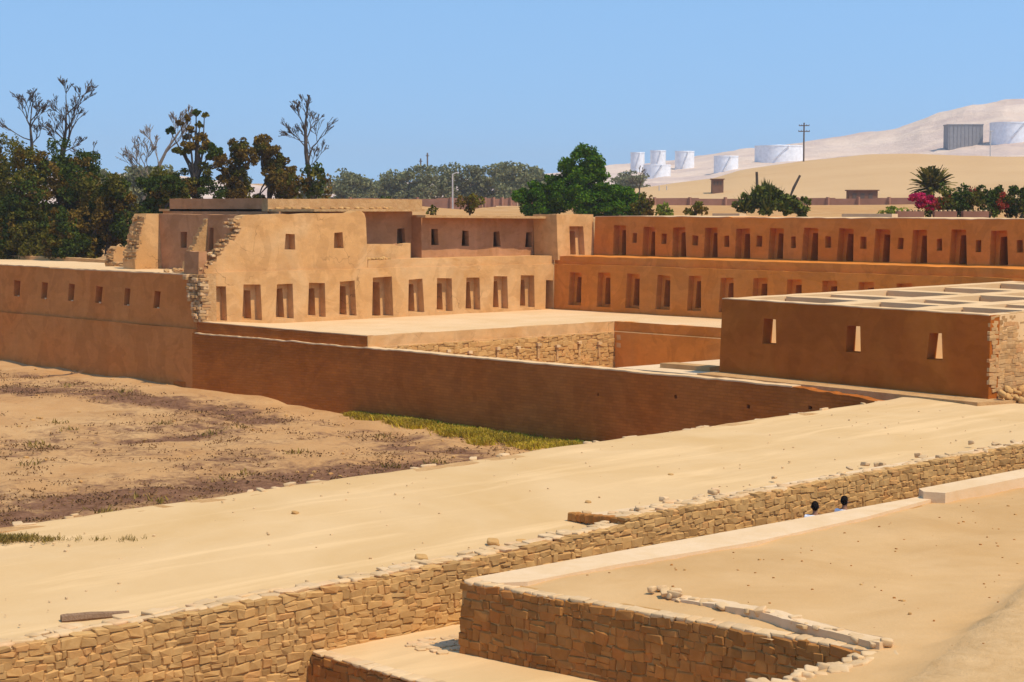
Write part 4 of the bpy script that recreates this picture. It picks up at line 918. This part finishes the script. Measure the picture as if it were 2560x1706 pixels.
crown('flowers', 'pink', o, [E(B, -.85, -.6, 1.15, .85, .7, .5, 900), E(B, -.5, -.7, .8, .9, .6, .45, 600)], .13, 190)
crown('flowers', 'red', o, [E(B, .35, -.6, .9, .9, .7, .4, 600), E(B, 1.1, -.5, 1.15, .7, .6, .4, 380)], .13, 191)
for i, (u, lab, sd, m, h) in enumerate(((0, 'dark green flowering hedge bush right of the bougainvillea', 20, ['dark_green', 'olive'], 1.95), (1.9, 'green hedge bush with red blooms near the right edge', 21, ['dark_green', 'red', 'olive'], 1.9), (3.6, 'green hedge bush touching the right edge of the picture', 22, ['dark_green', 'olive'], 1.7))):
    Bh = off((13.4, 24.0, 5.5), u, 0, 0); bush('hedge_bush', lab, Bh, 1.5, h * 1.35, 2200, .14, m, sd, 'bush', 7, 'hedge behind the long wing')
bush('lime_bush', 'low light green bush left of the planter boxes', (10.0, 21.6, 5.5), 1.1, .85, 700, .12, 'lime', 23)
B = (12.3, 32.8, 5.5); leafy('small_tree', 'small dark green tree at the right edge behind the hedge', 'tree', B, off(B, .5, 0, 1.2), .08, [E(B, .5, 0, 1.5, .9, .9, .9, 700)], .16, 'dark_green', 24)
for i, (u, wd, lab) in enumerate(((0, 1.7, 'long terracotta planter box under the bougainvillea'), (2.2, 1.4, 'terracotta planter box under the hedge, second from the left'), (4.1, 1.6, 'terracotta planter box at the right edge under the hedge'))):
    p = off((12.9, 19.2, 5.45), u, 0, 0); pl = thing('planter_box', p, lab, 'planter', 'planters on the roof edge')
    a, b, c, d = [off(p, x, y, 0) for x, y in ((-wd / 2, -.3), (wd / 2, -.3), (wd / 2, .3), (-wd / 2, .3))]
    MB().prism([q[:2] for q in (a, b, c, d)], 5.4, 5.98).build('box', 'brickred', pl)
    for k in range(5):
        q = off(p, -wd / 2 + wd * (k + .5) / 5, -.1, .56); put('rim_stone', random.choice(P_CAP), pl, q, (.14, .14, .1))
MB_ = MB().box(10.2, 14.0, 15.8, 16.4, 5.3, 5.83); tag(MB_.build('white_kerb', 'pale'), 'long pale kerb behind the roof edge below the light green bush', 'kerb')
tag(MB().box(-2.0, .4, 17.5, 18.2, 5.3, 5.82).build('white_kerb', 'pale'), 'short pale kerb below the agave clump', 'kerb')

# left grove
B0 = lambda x, y: (x, y, north_z(x, y) - .1)
grove = [(-44.5, -13.6, 9.6, 3.2, ['olive', 'dark_green', 'rust'], 'dark green tree with rusty lower boughs at the left edge', 31), (-38.2, -14.8, 8.6, 3.0, ['rust', 'dark_green', 'olive'], 'rust brown and green tree in front of the grove, second from the left', 32),
         (-39.4, -10.6, 9.0, 2.9, ['dark_green', 'rust', 'dark_green'], 'dark tree with brown tufts under the tallest bare trunk', 33), (-35.0, -11.2, 6.6, 2.6, ['dark_green', 'olive', 'rust'], 'dark green tree in the middle of the left grove', 34),
         (-31.5, -12.0, 5.6, 2.3, ['olive', 'rust', 'dark_green'], 'olive brown tree at the right end of the left grove', 35), (-31.0, -8.0, 5.4, 2.2, ['olive', 'lime', 'dark_green'], 'light green tree beside the leaning bare tree', 36), (-51.0, -12.5, 8.8, 3.2, ['dark_green', 'olive'], 'dark green tree mostly cut by the left edge of the picture', 37),
         (-27.6, -9.2, 4.4, 1.8, ['dark_green', 'olive', 'rust'], 'small dark tree close to the ruined side wall', 38), (-36.5, -15.8, 4.6, 2.4, ['olive', 'dark_green'], 'low dark thicket tree in front of the grove near the roof', 39), (-43.0, -16.4, 4.2, 2.6, ['dark_green', 'olive'], 'low dark green tree in front at the left edge', 40),
         (-31.2, -15.4, 3.6, 1.9, ['rust', 'olive', 'dark_green'], 'low brownish shrub tree just behind the roof of the range', 41)]
for x, y, h, rw, ms, lab, sd in grove:
    B = B0(x, y); r = random.Random(sd); es = []
    for k in range(16):
        t = (k + r.random()) / 16; a = r.uniform(0, 6.28); q = rw * (1 - .55 * t) * r.uniform(.3, .95)
        es.append((B[0] + math.cos(a) * q, B[1] + math.sin(a) * q, B[2] + h * (.12 + .8 * t), rw * r.uniform(.4, .6), rw * r.uniform(.4, .6), rw * r.uniform(.4, .62), 640))
    leafy('grove_tree', lab, 'tree', B, (B[0], B[1], B[2] + h * .85), .2, es, .145, ms, sd, 'trees of the left grove', dens=1.7, sub=20, subr=.32)
# bare trees above the grove
B = B0(-51.4, -7.2); T = lambda u, w_, b=None: off((B[0], B[1], 0), u, 0, w_)
bare('bare_tree', 'leafless tree with a broad fan of twigs at the far left', B, [B, T(.1, 8.5), T(.2, 11.2), T(.1, 12.6), T(.2, 13.6)], [.26, .18, .13, .08, .04], [(.55, (-1, 0, .35), 1.5, .08), (.5, (.6, 0, .5), 1.0, .06), (.72, (.6, .2, .9), 1.2, .08), (.75, (-.4, .2, 1), 1.3, .08), (1, (.2, 0, 1), 1.0, .07), (.85, (.9, -.2, .7), 1.0, .06)], 51, 5)
B = B0(-45.7, -7.3)
bare('bare_tree', 'tallest leafless tree with forked dark trunk above the left grove', B, [B, T(-.3, 9.0), T(-.1, 10.8), T(.15, 12.2), T(.2, 14.2)], [.32, .25, .17, .1, .04], [(.38, (.45, 0, 1), 1.9, .17), (.6, (-.7, 0, .6), 1.1, .07), (.72, (.6, .1, .8), 1.3, .1), (.8, (-.6, .2, .9), 1.0, .06), (.88, (.8, 0, .6), 1.5, .07), (1, (0, 0, 1), .8, .05), (.5, (-.9, 0, .5), .9, .06), (.45, (.9, .2, .3), 1.0, .06)], 52, 5)
B = B0(-66.5, 6.9)
bare('thin_bare_tree', 'thin leafless tree with a drooping bough between the groves', B, [B, T(0, 8.5), T(.1, 10), T(.2, 11.3)], [.16, .12, .1, .05], [(.8, (-1, 0, .35), 1.1, .06), (.9, (-.8, 0, .1), .9, .05), (1, (.3, 0, 1), .5, .04), (.75, (.6, 0, .6), .6, .04)], 53, 3)
B = B0(-38.9, -5.5)
bare('leaning_bare_tree', 'leafless tree leaning to the right over the grove', B, [B, off(B, .4, 0, 3.4), off(B, 1.4, 0, 5.8), off(B, 2.6, 0, 8.2), off(B, 3.6, 0, 9.6)], [.22, .19, .16, .1, .05], [(.5, (-.45, 0, 1), 1.6, .06), (.62, (-.3, .2, 1), 1.4, .06), (.72, (.9, 0, .65), 1.5, .07), (.8, (.4, 0, 1), 1.2, .05), (1, (.7, 0, .8), 1.0, .04), (.42, (-.3, 0, 1), 1.8, .05)], 54, 5, .55, 'bark_pale')
# tree with separate clumps
B = B0(-32.3, -4.3)
leafy('clumped_tree', 'tree with tufted separate clumps and a crooked top above the ruined room', 'tree', B, off(B, .1, 0, 8.0), .22,
      [E(B, .1, 0, 7.2, 1.15, .9, .8, 900), E(B, 1.1, 0, 6.5, .95, .8, .6, 600), E(B, -.9, 0, 6.6, .8, .7, .5, 420), E(B, 1.7, .2, 5.9, .6, .6, .4, 260), E(B, -1.5, 0, 4.4, .8, .8, .7, 420), E(B, .2, .2, 4.9, 1.3, 1.1, 1.0, 760), E(B, -.6, 0, 3.4, 1.6, 1.3, 1.2, 1100), E(B, 1.0, 0, 3.5, 1.4, 1.2, 1.2, 1000), E(B, -1.8, .1, 2.0, 1.3, 1.1, 1.1, 800),
       E(B, -.5, 0, 8.9, .34, .3, .3, 120), E(B, .15, 0, 9.3, .36, .3, .26, 120), E(B, .75, 0, 9.1, .34, .3, .24, 110), E(B, -1.0, 0, 8.6, .32, .3, .28, 100), E(B, -1.7, 0, 7.9, .4, .34, .4, 150), E(B, .4, 0, 8.4, .34, .3, .28, 110), E(B, -.3, 0, 8.1, .34, .3, .28, 100)], .135, ['rust', 'dark_green', 'olive'], 55, dens=1.7)
for (x, y, h, lab, sd) in ((-34.8, 1.1, 6.9, 'rust brown tree with tufted top behind the roof parapet, left of the pair', 56), (-35.0, 4.2, 6.7, 'rust brown tree with pointed tufts behind the roof parapet, right of the pair', 57)):
    B = B0(x, y); r = random.Random(sd); es = [E(B, r.uniform(-1.3, 1.3) * (1 - .3 * t), r.uniform(-.8, .8), h * (.25 + .7 * t), 1.15 - .5 * t, .95, .95, 620) for t in [k / 12 for k in range(13)]]
    leafy('rust_tree', lab, 'tree', B, (B[0], B[1], B[2] + h * .8), .18, es, .14, ['rust', 'rust', 'olive'], sd, 'rust brown trees behind the parapet', dens=1.6)
B = B0(-30.0, 4.3)
bare('tall_bare_tree', 'tall leafless tree with narrow twiggy crown behind the roof parapet', B, [B, off(B, 0, 0, 2.8), off(B, -.3, 0, 5.0), off(B, -.35, 0, 6.9), off(B, -.2, 0, 8.3)], [.26, .2, .15, .1, .04],
     [(.4, (.35, 0, 1), 1.6, .10), (.55, (-.8, 0, .75), .95, .06), (.62, (.55, .1, 1), 1.2, .07), (.72, (-.5, .2, 1), 1.0, .06), (.8, (.4, -.2, 1), .9, .05), (.88, (-.35, 0, 1), .75, .05), (1, (.1, 0, 1), .5, .05), (.6, (-1, 0, .3), 1.0, .05), (.38, (.8, 0, .5), 1.0, .05)], 58, 5, .6)
for (u, v, h, rw, lab, sd) in ((.4, -.6, 3.4, 1.3, 'dark leafy bush at the foot of the tall leafless tree', 59), (-1.4, -.4, 3.0, 1.2, 'rust brown bush left of the tall leafless tree', 60)):
    Bb = off(B, u, v, 0); bush('foot_bush', lab, (Bb[0], Bb[1], Bb[2] + 1.2), rw, h, 700, .2, ['dark_green', 'rust', 'olive'] if sd == 59 else ['rust', 'olive'], sd)
bush('green_bush', 'dark green bush left of the small white hut', (-59.4, 35.0, north_z(-59.4, 35) - .1), 1.3, 1.7, 520, .2, 'dark_green', 61)
# hazy trees far behind
far = [(-252, 178, 12.2, 4.5, 'lowest hazy tree at the left end of the far tree line'), (-245.3, 186.8, 13.9, 6, 'hazy round tree, second from the left in the far tree line'), (-241.8, 191, 15.1, 6, 'hazy tree below the thin masts in the far tree line'), (-245.3, 202.5, 16.0, 6.2, 'hazy tree in the middle of the far tree line'),
       (-241.6, 206.7, 15.5, 5.6, 'hazy tree right of the pale lamp post'), (-237.9, 210.8, 16.2, 5.6, 'hazy pointed tree near the right of the far tree line'), (-227.8, 207.1, 16.4, 5.8, 'hazy tall tree beside the big green tree'), (-232.4, 216.8, 15.4, 5.2, 'hazy tree half hidden by the big green tree'),
       (-236.4, 165.8, 13.7, 5.2, 'hazy tree right of the tall leafless tree'), (-242, 174.9, 12.4, 4.2, 'small hazy tree in the gap of the far tree line'), (-265, 283, 15.4, 7, 'hazy wide tree right of the big green tree'), (-195.6, 83.2, 12.3, 5, 'hazy grey tree above the left grove, leftmost'),
       (-202, 92, 12.9, 5, 'hazy grey tree behind the leaning tree'), (-199.5, 96.2, 13.2, 4.6, 'hazy grey tree left of the clumped tree'), (-188, 74, 11.4, 5, 'hazy grey tree behind the thin leafless tree'), (-238, 158, 12.6, 5, 'hazy tree just right of the tall leafless tree, behind the sand'), (-246, 181, 12.0, 4.5, 'low hazy tree behind the tiny white hut'), (-226, 214, 13.5, 5, 'hazy low tree touching the big green tree on its left')]
for i, (x, y, zt_, rw, lab) in enumerate(far):
    zb = north_z(x, y); B = (x, y, zb - .2); h = zt_ - zb + .2; r = random.Random(200 + i); es = []
    for k in range(9):
        t = k / 8; a = r.uniform(0, 6.28); q = rw * .55 * (1 - .5 * t) * r.uniform(.2, 1)
        es.append((x + math.cos(a) * q, y + math.sin(a) * q, zb + h * (.2 + .66 * t), rw * .62, rw * .62, h * .22, 420))
    leafy('far_tree', lab, 'tree', B, (x, y, zb + h * .8), .3, es, .45, 'grey', 200 + i, 'hazy far tree line', 'bark_pale', sub=9, subr=.45)

# ------------------------------------------------------------------ distant structures
bw = thing('boundary_wall', (-105, 140, 6.5), 'low red brown boundary wall crossing the sand behind the trees', 'wall')
pts = [(-150, 100), (-135.4, 115.4), (-131.7, 119.5), (-116.8, 134.5), (-100, 149), (-85, 160.2), (-60, 178)]
for i, ((ax, ay), (bx, by)) in enumerate(zip(pts, pts[1:])):
    d = Vector((bx - ax, by - ay)).normalized(); f = Frame((ax, ay), (bx - d.x * .1, by - d.y * .1), (-d.y, d.x), 0, 6); L = f.len; zb = 6.0
    wall('wall_panel', 'brickred', bw, f, [(0, 5.5), (L, 5.5), (L, 7.75), (L * .66, 7.72), (L * .655, 7.6), (L * .33, 7.62), (L * .325, 7.74), (0, 7.7)], th=.3)
    for k in range(4): p = f(L * k / 4 + .3, 0, -.1); MB().box(p[0] - .2, p[0] + .2, p[1] - .2, p[1] + .2, 5.5, 7.85).build('pier', 'brickred', bw)
def tank(label, x, y, zb, rad, h, name='storage_tank'):
    o = thing(name, (x, y, zb), label, 'tank', 'storage tanks on the far slope'); n = 40; mb = MB()
    ring = lambda r, z: [(x + r * math.cos(2 * math.pi * k / n), y + r * math.sin(2 * math.pi * k / n), z) for k in range(n)]
    a = ring(rad, zb - 6); b = ring(rad, zb + h); mb.add(a + b, [(k, (k + 1) % n, n + (k + 1) % n, n + k) for k in range(n)]); shl = mb.build('shell', 'white', o, True)
    mb = MB(); mb.add(ring(rad, zb + h - .01) + [(x, y, zb + h + rad * .06)], [(k, (k + 1) % n, n) for k in range(n)]); mb.build('roof', 'white', o)
    mb = MB(); c = ring(rad + .15, zb + h - .5); d = ring(rad + .15, zb + h + .12); mb.add(c + d, [(k, (k + 1) % n, n + (k + 1) % n, n + k) for k in range(n)]); mb.build('rim', 'white', shl)
    mb = MB(); p = off((x, y, zb), -rad * .3, -rad * .99, 0)
    for k in range(12): q = off(p, k * rad * .05, -.2, h * k / 12); mb.box(q[0] - .4, q[0] + .4, q[1] - .4, q[1] + .4, q[2], q[2] + .25)
    mb.build('stair', 'white', shl)
tank('white storage tank left of the power pole, on the middle of the slope', -506.7, 604, 24.3, 5.9, 6.9)
tank('widest white storage tank just left of the power pole', -518.8, 659.1, 31.0, 12.4, 6.6)
tank('white storage tank cut by the right edge of the picture', -399, 684, 38.8, 10.5, 7.2)
tank('long low white tank right of the big green tree', -531.5, 581.8, 21.0, 6.6, 6.0)
tank('white tank on the skyline, middle of three', -599.3, 655.4, 28, 4.2, 9.0)
tank('white tank on the skyline, right of three', -588.7, 665, 28, 5.2, 8.6)
tank('white tank on the skyline, left of three', -607.3, 647.8, 28, 3.8, 8.0)
o = thing('grey_shed', (-416.8, 672.2, 37), 'flat grey industrial shed beside the right hand white tank', 'shed')
a, b, c, d = [off((-416.8, 672.2, 0), u, v, 0)[:2] for u, v in ((-8.2, 0), (8.2, 0), (8.2, 10), (-8.2, 10))]
MB().prism([a, b, c, d], 30, 45.3).build('shed_wall', 'greyp', o)
a, b, c, d = [off((-416.8, 672.2, 0), u, v, 0)[:2] for u, v in ((-8.5, -.3), (8.5, -.3), (8.5, 10.3), (-8.5, 10.3))]
MB().prism([a, b, c, d], 45.31, 45.7).build('shed_roof', 'greyp', o)
for k in range(9):
    a, b, c, d = [off((-416.8, 672.2, 0), -7.6 + k * 1.8 + u, v, 0)[:2] for u, v in ((0, -.2), (.25, -.2), (.25, -.01), (0, -.01))]; MB().prism([a, b, c, d], 31, 45).build('cladding_rib', 'greyp', o)
def hut(label, x, y, zb, wd, dp, h, mat, group=None):
    o = thing('hut', (x, y, zb), label, 'hut', group); B = (x, y, zb)
    P = lambda u0, u1, v0, v1: [off(B, u, v, 0)[:2] for u, v in ((u0, v0), (u1, v0), (u1, v1), (u0, v1))]
    MB().prism(P(-wd / 2, wd / 2, 0, dp), zb - 2, zb + h).build('wall', mat, o)
    MB().prism(P(-wd / 2 - .2, wd / 2 + .2, -.3, dp + .2), zb + h + .01, zb + h + .18).build('roof', 'palepole' if mat == 'white' else mat, o)
    for k in range(3): MB().prism(P(-wd * .38 + k * wd * .28, -wd * .38 + k * wd * .28 + wd * .14, -.06, -.01), zb + h * .25, zb + h * .75).build('window', 'pole', o)
hut('small dark brown hut on the dune right of the white tanks', -135.5, 171.5, 9.9, 2.0, 2, 1.3, 'hutbrown')
hut('long low brown hut behind the boundary wall', -97.7, 163.3, 7.2, 4.6, 2.4, 1.7, 'hutbrown')
hut('tiny white hut in front of the far tree line', -120.3, 86.9, north_z(-120, 87), 1.8, 2, 1.0, 'white')
def post(name, label, x, y, zb, zt_, r, mat, arms=(), cat='pole'):
    o = thing(name, (x, y, zb), label, cat); MB().tube([(x, y, zb - 3), (x, y, zt_)], [r, r * .75], 8).build('shaft', mat, o)
    for z, L in arms:
        a = off((x, y, z), -L, -.15, 0); b = off((x, y, z), L, -.15, 0); cr = MB().tube([a, b], [.1, .1], 6).build('crossarm', mat, o)
        for k in (-1, -.5, .5, 1): p = off((x, y, z), L * k * .95, -.15, 0); MB().tube([p, (p[0], p[1], p[2] + .3)], [.07, .05], 6).build('insulator', mat, cr)
    return o
post('power_pole', 'tall wooden power pole with two crossarms on the dune', -164.3, 232, 14, 24.1, .2, 'pole', ((23.5, 1.1), (22.3, 1.2)))
post('utility_pole', 'thin distant pole in front of the right hand tank', -244.5, 426.5, 21, 30.5, .2, 'palepole', ((30.2, .8),))
lp = post('lamp_post', 'pale lamp post in front of the far tree line', -131, 105.3, 6.6, 11.3, .14, 'palepole', (), 'lamp post')
MB().tube([(-131, 105.3, 11.25), off((-131, 105.3, 11.5), .5, 0, 0), off((-131, 105.3, 11.5), 1.0, 0, 0)], [.08, .07, .1], 6).build('lamp_head', 'palepole', lp)
for i, (dx, h, lab) in enumerate(((0, 24.0, 'taller thin radio mast above the far trees'), (-2.2, 22.2, 'shorter thin radio mast above the far trees'))): p = off((-378.7, 308, 0), dx, 0, 0); post('radio_mast', lab, p[0], p[1], 8, h, .3, 'pole', ((h - 1, .5),), 'mast')
for i, (u, lab) in enumerate(((-.7, 'pale thin marker post on the dune, left of two'), (.7, 'pale thin marker post on the dune, right of two'))): p = off((-152, 175, 9.3), u, 0, 0); post('marker_post', lab, p[0], p[1], 8.2, 10.3, .12, 'palepole')

# ------------------------------------------------------------------ people in the passage
PX1 = (53.8, -42.45); PX2 = (53.8, -41.3)
def person(label, x, y, zf, h, face, shirt):
    o = thing('person', (x, y, zf), label, 'person', 'visitors in the passage'); k = h / 1.75; ca, sa = math.cos(face), math.sin(face)
    def W(f, l, z): return (x + (f * ca - l * sa) * k, y + (f * sa + l * ca) * k, zf + z * k)   # f forward, l left
    def skin(name, js, es, mat, parent):
        me = bpy.data.meshes.new(name); me.from_pydata([W(*j[:3]) for j in js], es, []); ob = link(name, me, mat, parent)
        me.skin_vertices or me.attributes
        bm_ = bmesh.new(); bm_.from_mesh(me); ly = bm_.verts.layers.skin.verify(); bm_.verts.ensure_lookup_table()
        for i, v in enumerate(bm_.verts):
            v[ly].radius = (js[i][3] * k, js[i][4] * k); v[ly].use_root = (i == 0)
        bm_.to_mesh(me); bm_.free()
        ob.modifiers.new('skin', 'SKIN').use_smooth_shade = True; sd = ob.modifiers.new('sub', 'SUBSURF'); sd.levels = 2; sd.render_levels = 2
        return ob
    js = [(0, 0, .95, .13, .15), (0, 0, 1.15, .12, .14), (0, 0, 1.38, .12, .17), (0, 0, 1.47, .06, .06), (.01, 0, 1.54, .055, .06), (.03, 0, 1.62, .085, .075), (.02, 0, 1.70, .085, .075)]
    es = [(i, i + 1) for i in range(6)]
    for sg in (1, -1):
        b = len(js); js += [(0, sg * .19, 1.41, .06, .06), (-.02, sg * .25, 1.13, .045, .045), (.1, sg * .25, .9, .034, .034), (.14, sg * .25, .82, .03, .042)]; es += [(2, b), (b, b + 1), (b + 1, b + 2), (b + 2, b + 3)]
        for q in range(4): js.append((.16 + .012 * (q == 1), sg * (.235 + .014 * q), .735 + .008 * abs(q - 1), .009, .009)); es.append((b + 3, len(js) - 1))
        js.append((.19, sg * .215, .79, .01, .01)); es.append((b + 3, len(js) - 1))
        b = len(js); js += [(0, sg * .1, .88, .09, .09), (.03, sg * .11, .5, .06, .06), (-.03, sg * .11, .09, .042, .042), (.12, sg * .12, .035, .035, .045)]; es += [(0, b), (b, b + 1), (b + 1, b + 2), (b + 2, b + 3)]
    skin('body', js, es, 'skin', o)
    js = [(0, 0, .9, .15, .17), (0, 0, 1.15, .14, .165), (0, 0, 1.39, .135, .19), (0, 0, 1.455, .075, .09)]; es = [(0, 1), (1, 2), (2, 3)]
    for sg in (1, -1): b = len(js); js += [(0, sg * .2, 1.40, .08, .08), (-.015, sg * .25, 1.2, .075, .075)]; es += [(2, b), (b, b + 1)]
    skin('shirt', js, es, shirt, o)
    js = [(0, 0, .93, .15, .17), (0, 0, .88, .14, .15)]; es = [(0, 1)]
    for sg in (1, -1): b = len(js); js += [(0, sg * .1, .8, .11, .11), (.03, sg * .11, .5, .08, .08), (-.02, sg * .11, .1, .07, .07)]; es += [(1, b), (b, b + 1), (b + 1, b + 2)]
    skin('trousers', js, es, 'trouser', o)
    bm_ = bmesh.new(); bmesh.ops.create_icosphere(bm_, subdivisions=3, radius=1)
    c = Vector(W(-.005, 0, 1.68))
    for v in bm_.verts:
        f, l, z = v.co; n_ = 1 + .05 * noise.noise(v.co * 5)
        front = f > .35 and z < .35
        s_ = .82 if front else n_
        v.co = Vector(W(.0 + f * .108 * s_, l * .092 * s_, 1.675 + z * (.125 if z > 0 else .12) * s_))
    me = bpy.data.meshes.new('hair'); bm_.to_mesh(me); bm_.free(); link('hair', me, 'hair', o, True)
    for sg in (1, -1):
        mb = MB(); p = W(.108, sg * .034, 1.655); mb.tube([p, W(.118, sg * .034, 1.655)], [.013 * k, .009 * k], 8); mb.build('eye', 'eye', o)
        mb = MB(); mb.tube([W(.015, sg * .082, 1.62), W(.01, sg * .1, 1.65), W(.0, sg * .09, 1.68)], [.014 * k, .022 * k, .012 * k], 6); mb.build('ear', 'skin', o)
    mb = MB(); mb.tube([W(.105, 0, 1.655), W(.14, 0, 1.615), W(.11, 0, 1.605)], [.010 * k, .017 * k, .012 * k], 6); mb.build('nose', 'skin', o)
    mb = MB(); mb.tube([W(.112, .025, 1.572), W(.12, 0, 1.574), W(.112, -.025, 1.572)], [.006 * k, .009 * k, .006 * k], 6); mb.build('mouth', 'brickred', o)
person('person with black hair and white shirt in the passage, the nearer of two', PX1[0], PX1[1], -2.64, 1.75, R(120), 'shirt')
person('person with black hair walking ahead in the passage, the farther of two', PX2[0], PX2[1], -2.64, 1.76, R(95), 'shirt')

# ------------------------------------------------------------------ small things on the ground
lg = thing('log', (51.5, -60.6, -1.25), 'weathered dark timber beam lying on the sand near the wall', 'beam')
z = ctop(51.5, -60.6) - .045; MB().tube([(51.34, -61.1, z + .1), (51.45, -60.7, z + .1), (51.6, -60.35, z + .095), (51.7, -60.05, z + .095)], [.095, .09, .075, .06], 7).build('shaft', 'wood', lg)
MB().tube([(51.30, -61.22, z + .10), (51.345, -61.09, z + .10)], [.09, .102], 7).build('end_cut', 'wood', lg)
rk = [(51.82, -53.11, .2, 'flat loose stone lying on the sand above the retaining wall'), (52.0, -50.4, .18, 'loose stone just before the wall steps up'), (51.6, -50.9, .2, 'small loose stone beside the step of the wall'), (49.36, -45.75, .12, 'small dark stone in the middle of the causeway near the step'), (45.43, -51.75, .16, 'small stone alone on the left half of the causeway'),
      (49.9, -22.6, .14, 'small dark stone on the causeway below the cell block'), (47.88, -41.13, .1, 'tiny stone in the middle of the causeway')]
for x, y, s_, lab in rk: tag(put('stone', random.choice(P_ROCK), None, (x, y, ctop(min(x, 50.9), y) + s_ * .12), (s_ * 1.3, s_, s_ * .5), (.2, .1, random.uniform(0, 3))), lab, 'stone', 'loose stones on the causeway')
r7 = np.random.default_rng(77); items = []
for k in range(200):
    x = r7.uniform(42, 52.4); y = r7.uniform(-64, -20); s_ = r7.uniform(.02, .06)
    items.append((P_CAP[k % 10] if r7.random() < .6 else P_ROCK[k % 6], (x, y, cz(y) + .015), (s_, s_, s_ * .6), (0, 0, r7.uniform(0, 3))))
tag(joined('pebbles', items, None, 'cap'), 'scattered pale pebbles on the sandy causeway', 'pebbles')
def tufts(name, label, cat, mat, P, hgt, wd, per, seed):
    r = np.random.default_rng(seed); n = len(P) * per; base = np.repeat(P, per, 0) + np.c_[r.normal(0, wd * .6, (n, 2)), np.zeros(n)]
    a = r.uniform(0, 6.28, n); h = hgt * r.uniform(.4, 1.2, n); lean = r.normal(0, .55, (n, 2)) * h[:, None]
    s = np.c_[np.cos(a), np.sin(a), np.zeros(n)] * (wd * .07 * r.uniform(.6, 1.4, n))[:, None]; t = base + np.c_[lean, h]
    V = np.stack([base - s, base + s, t + s * .35, t - s * .35], 1).reshape(-1, 3)
    o = link(name, raw_mesh(name, V, np.arange(4 * n).reshape(n, 4)), mat); return tag(o, label, cat, None, 'stuff')
# grass at the foot of the perimeter wall
P = []
while len(P) < 1500:
    x = r7.uniform(10.6, 27); wd = float(np.interp(x, [10.6, 13, 15, 19, 23, 27], [.35, .7, 1.1, 1.9, 2.9, 1.8])); y = -22.85 - wd * r7.uniform(0, 1) ** .8 - max(0, 10.9 - x) * .2
    if fbm(x, y, .55, 90) + .35 * fbm(x, y, 2, 93) < -.12 + .5 * (-22.85 - y) / wd - .2: continue
    P.append((x, y, ground_z(x, y)))
tufts('grass', 'yellow green grass strip along the foot of the perimeter wall', 'grass', 'grass', np.array(P), .22, .42, 34, 1)
P = np.array([(x, y - .05, ground_z(x, y)) for x, y in [(r7.uniform(12, 27), 0) for _ in range(130)] for y in [-22.95 - max(0, 10.9 - x) * .2 - abs(r7.normal(0, .12))]])
tufts('dark_grass', 'darker green grass tight against the perimeter wall', 'grass', 'bright', P, .3, .3, 10, 2)
P = []
while len(P) < 2300:
    x = r7.uniform(-28, 41); y = r7.uniform(-63, -24); m = mulch(x, y)
    if m * (.9 + 1.1 * fbm(x, y, .5, 91)) > r7.uniform(.15, .9): P.append((x, y, ground_z(x, y)))
tufts('dry_weeds', 'dry brown weeds and litter covering the field', 'weeds', 'dry', np.array(P), .06, .6, 14, 3)
P = []
while len(P) < 60:
    x = r7.uniform(-26, 40); y = r7.uniform(-60, -26)
    if fbm(x, y, .2, 92) > .12: P.append((x, y, ground_z(x, y)))
tufts('green_weeds', 'scattered olive green weeds in the field', 'weeds', 'weed', np.array(P), .18, .45, 22, 4)
P = np.array([(42.9 + r7.normal(0, .22) + t * 1.0, -58.9 + t * 1.3 + r7.normal(0, .1), cz(-58)) for t in r7.uniform(-.6, 1, 130)])
tufts('causeway_weeds', 'brown green weeds at the left end of the causeway', 'weeds', 'weed', P, .09, .2, 22, 5)
for i, (x, y, n, lab) in enumerate(((44.27, -57.51, 9, 'small dry tuft right of the causeway weeds'), (44.6, -57.1, 4, 'tiny dry tuft, second in the row on the causeway'), (44.95, -56.8, 5, 'tiny dry tuft, third in the row on the causeway'), (45.45, -56.25, 9, 'dry tuft at the right end of the row on the causeway'))):
    o = tufts('dry_tuft', lab, 'tuft', 'weed', np.array([(x + r7.normal(0, .13), y + r7.normal(0, .13), cz(y)) for _ in range(n)]), .09, .12, 8, 10 + i); del o['kind']; o['group'] = 'dry tufts on the causeway'
items = []
for k in range(320):
    x = r7.uniform(-26, 41); y = r7.uniform(-62, -25.5); s_ = r7.uniform(.04, .16)
    items.append((P_ROCK[k % 6], (x, y, ground_z(x, y) + .02), (s_ * 1.4, s_, s_ * .7), (0, 0, r7.uniform(0, 3))))
tag(joined('field_stones', items, None, 'stone'), 'small stones scattered in the weedy field', 'stones')
for x, y, a, lab in ((-10.2, -28.2, .5, 'thin dead branch lying near the shaded range wall'), (38.6, -52.6, 1.2, 'dark dead branch on the litter beside the causeway')):
    o = thing('dead_branch', (x, y, ground_z(x, y)), lab, 'branch'); mb = MB(); rr = random.Random(int(x * 7) + 99); branch(mb, Vector((x, y, ground_z(x, y) + .08)), Vector((math.cos(a), math.sin(a), .08)).normalized(), 1.1, .05, 2, rr, .5); mb.build('twigs', 'wood', o)
tag(put('white_slab', P_CAP[2], None, (20.4, -24.4, ground_z(20.4, -24.4) + .15), (.9, .4, .12), (.1, .05, .3)), 'pale flat stone slab in the grass by the perimeter wall', 'stone')

# ------------------------------------------------------------------ desert haze
hz = MB().box(-1600, 700, -700, 1600, -6.5, 74).build('haze', None)
hm = bpy.data.materials.new('haze'); hm.use_nodes = True; hn = hm.node_tree
hn.nodes.remove(hn.nodes['Principled BSDF']); pv = hn.nodes.new('ShaderNodeVolumePrincipled')
pv.inputs['Color'].default_value = (1, .86, .74, 1); pv.inputs['Density'].default_value = .00024; pv.inputs['Anisotropy'].default_value = .2
hn.links.new(pv.outputs[0], hn.nodes['Material Output'].inputs['Volume'])
hz.data.materials.append(hm); tag(hz, kind='stuff')
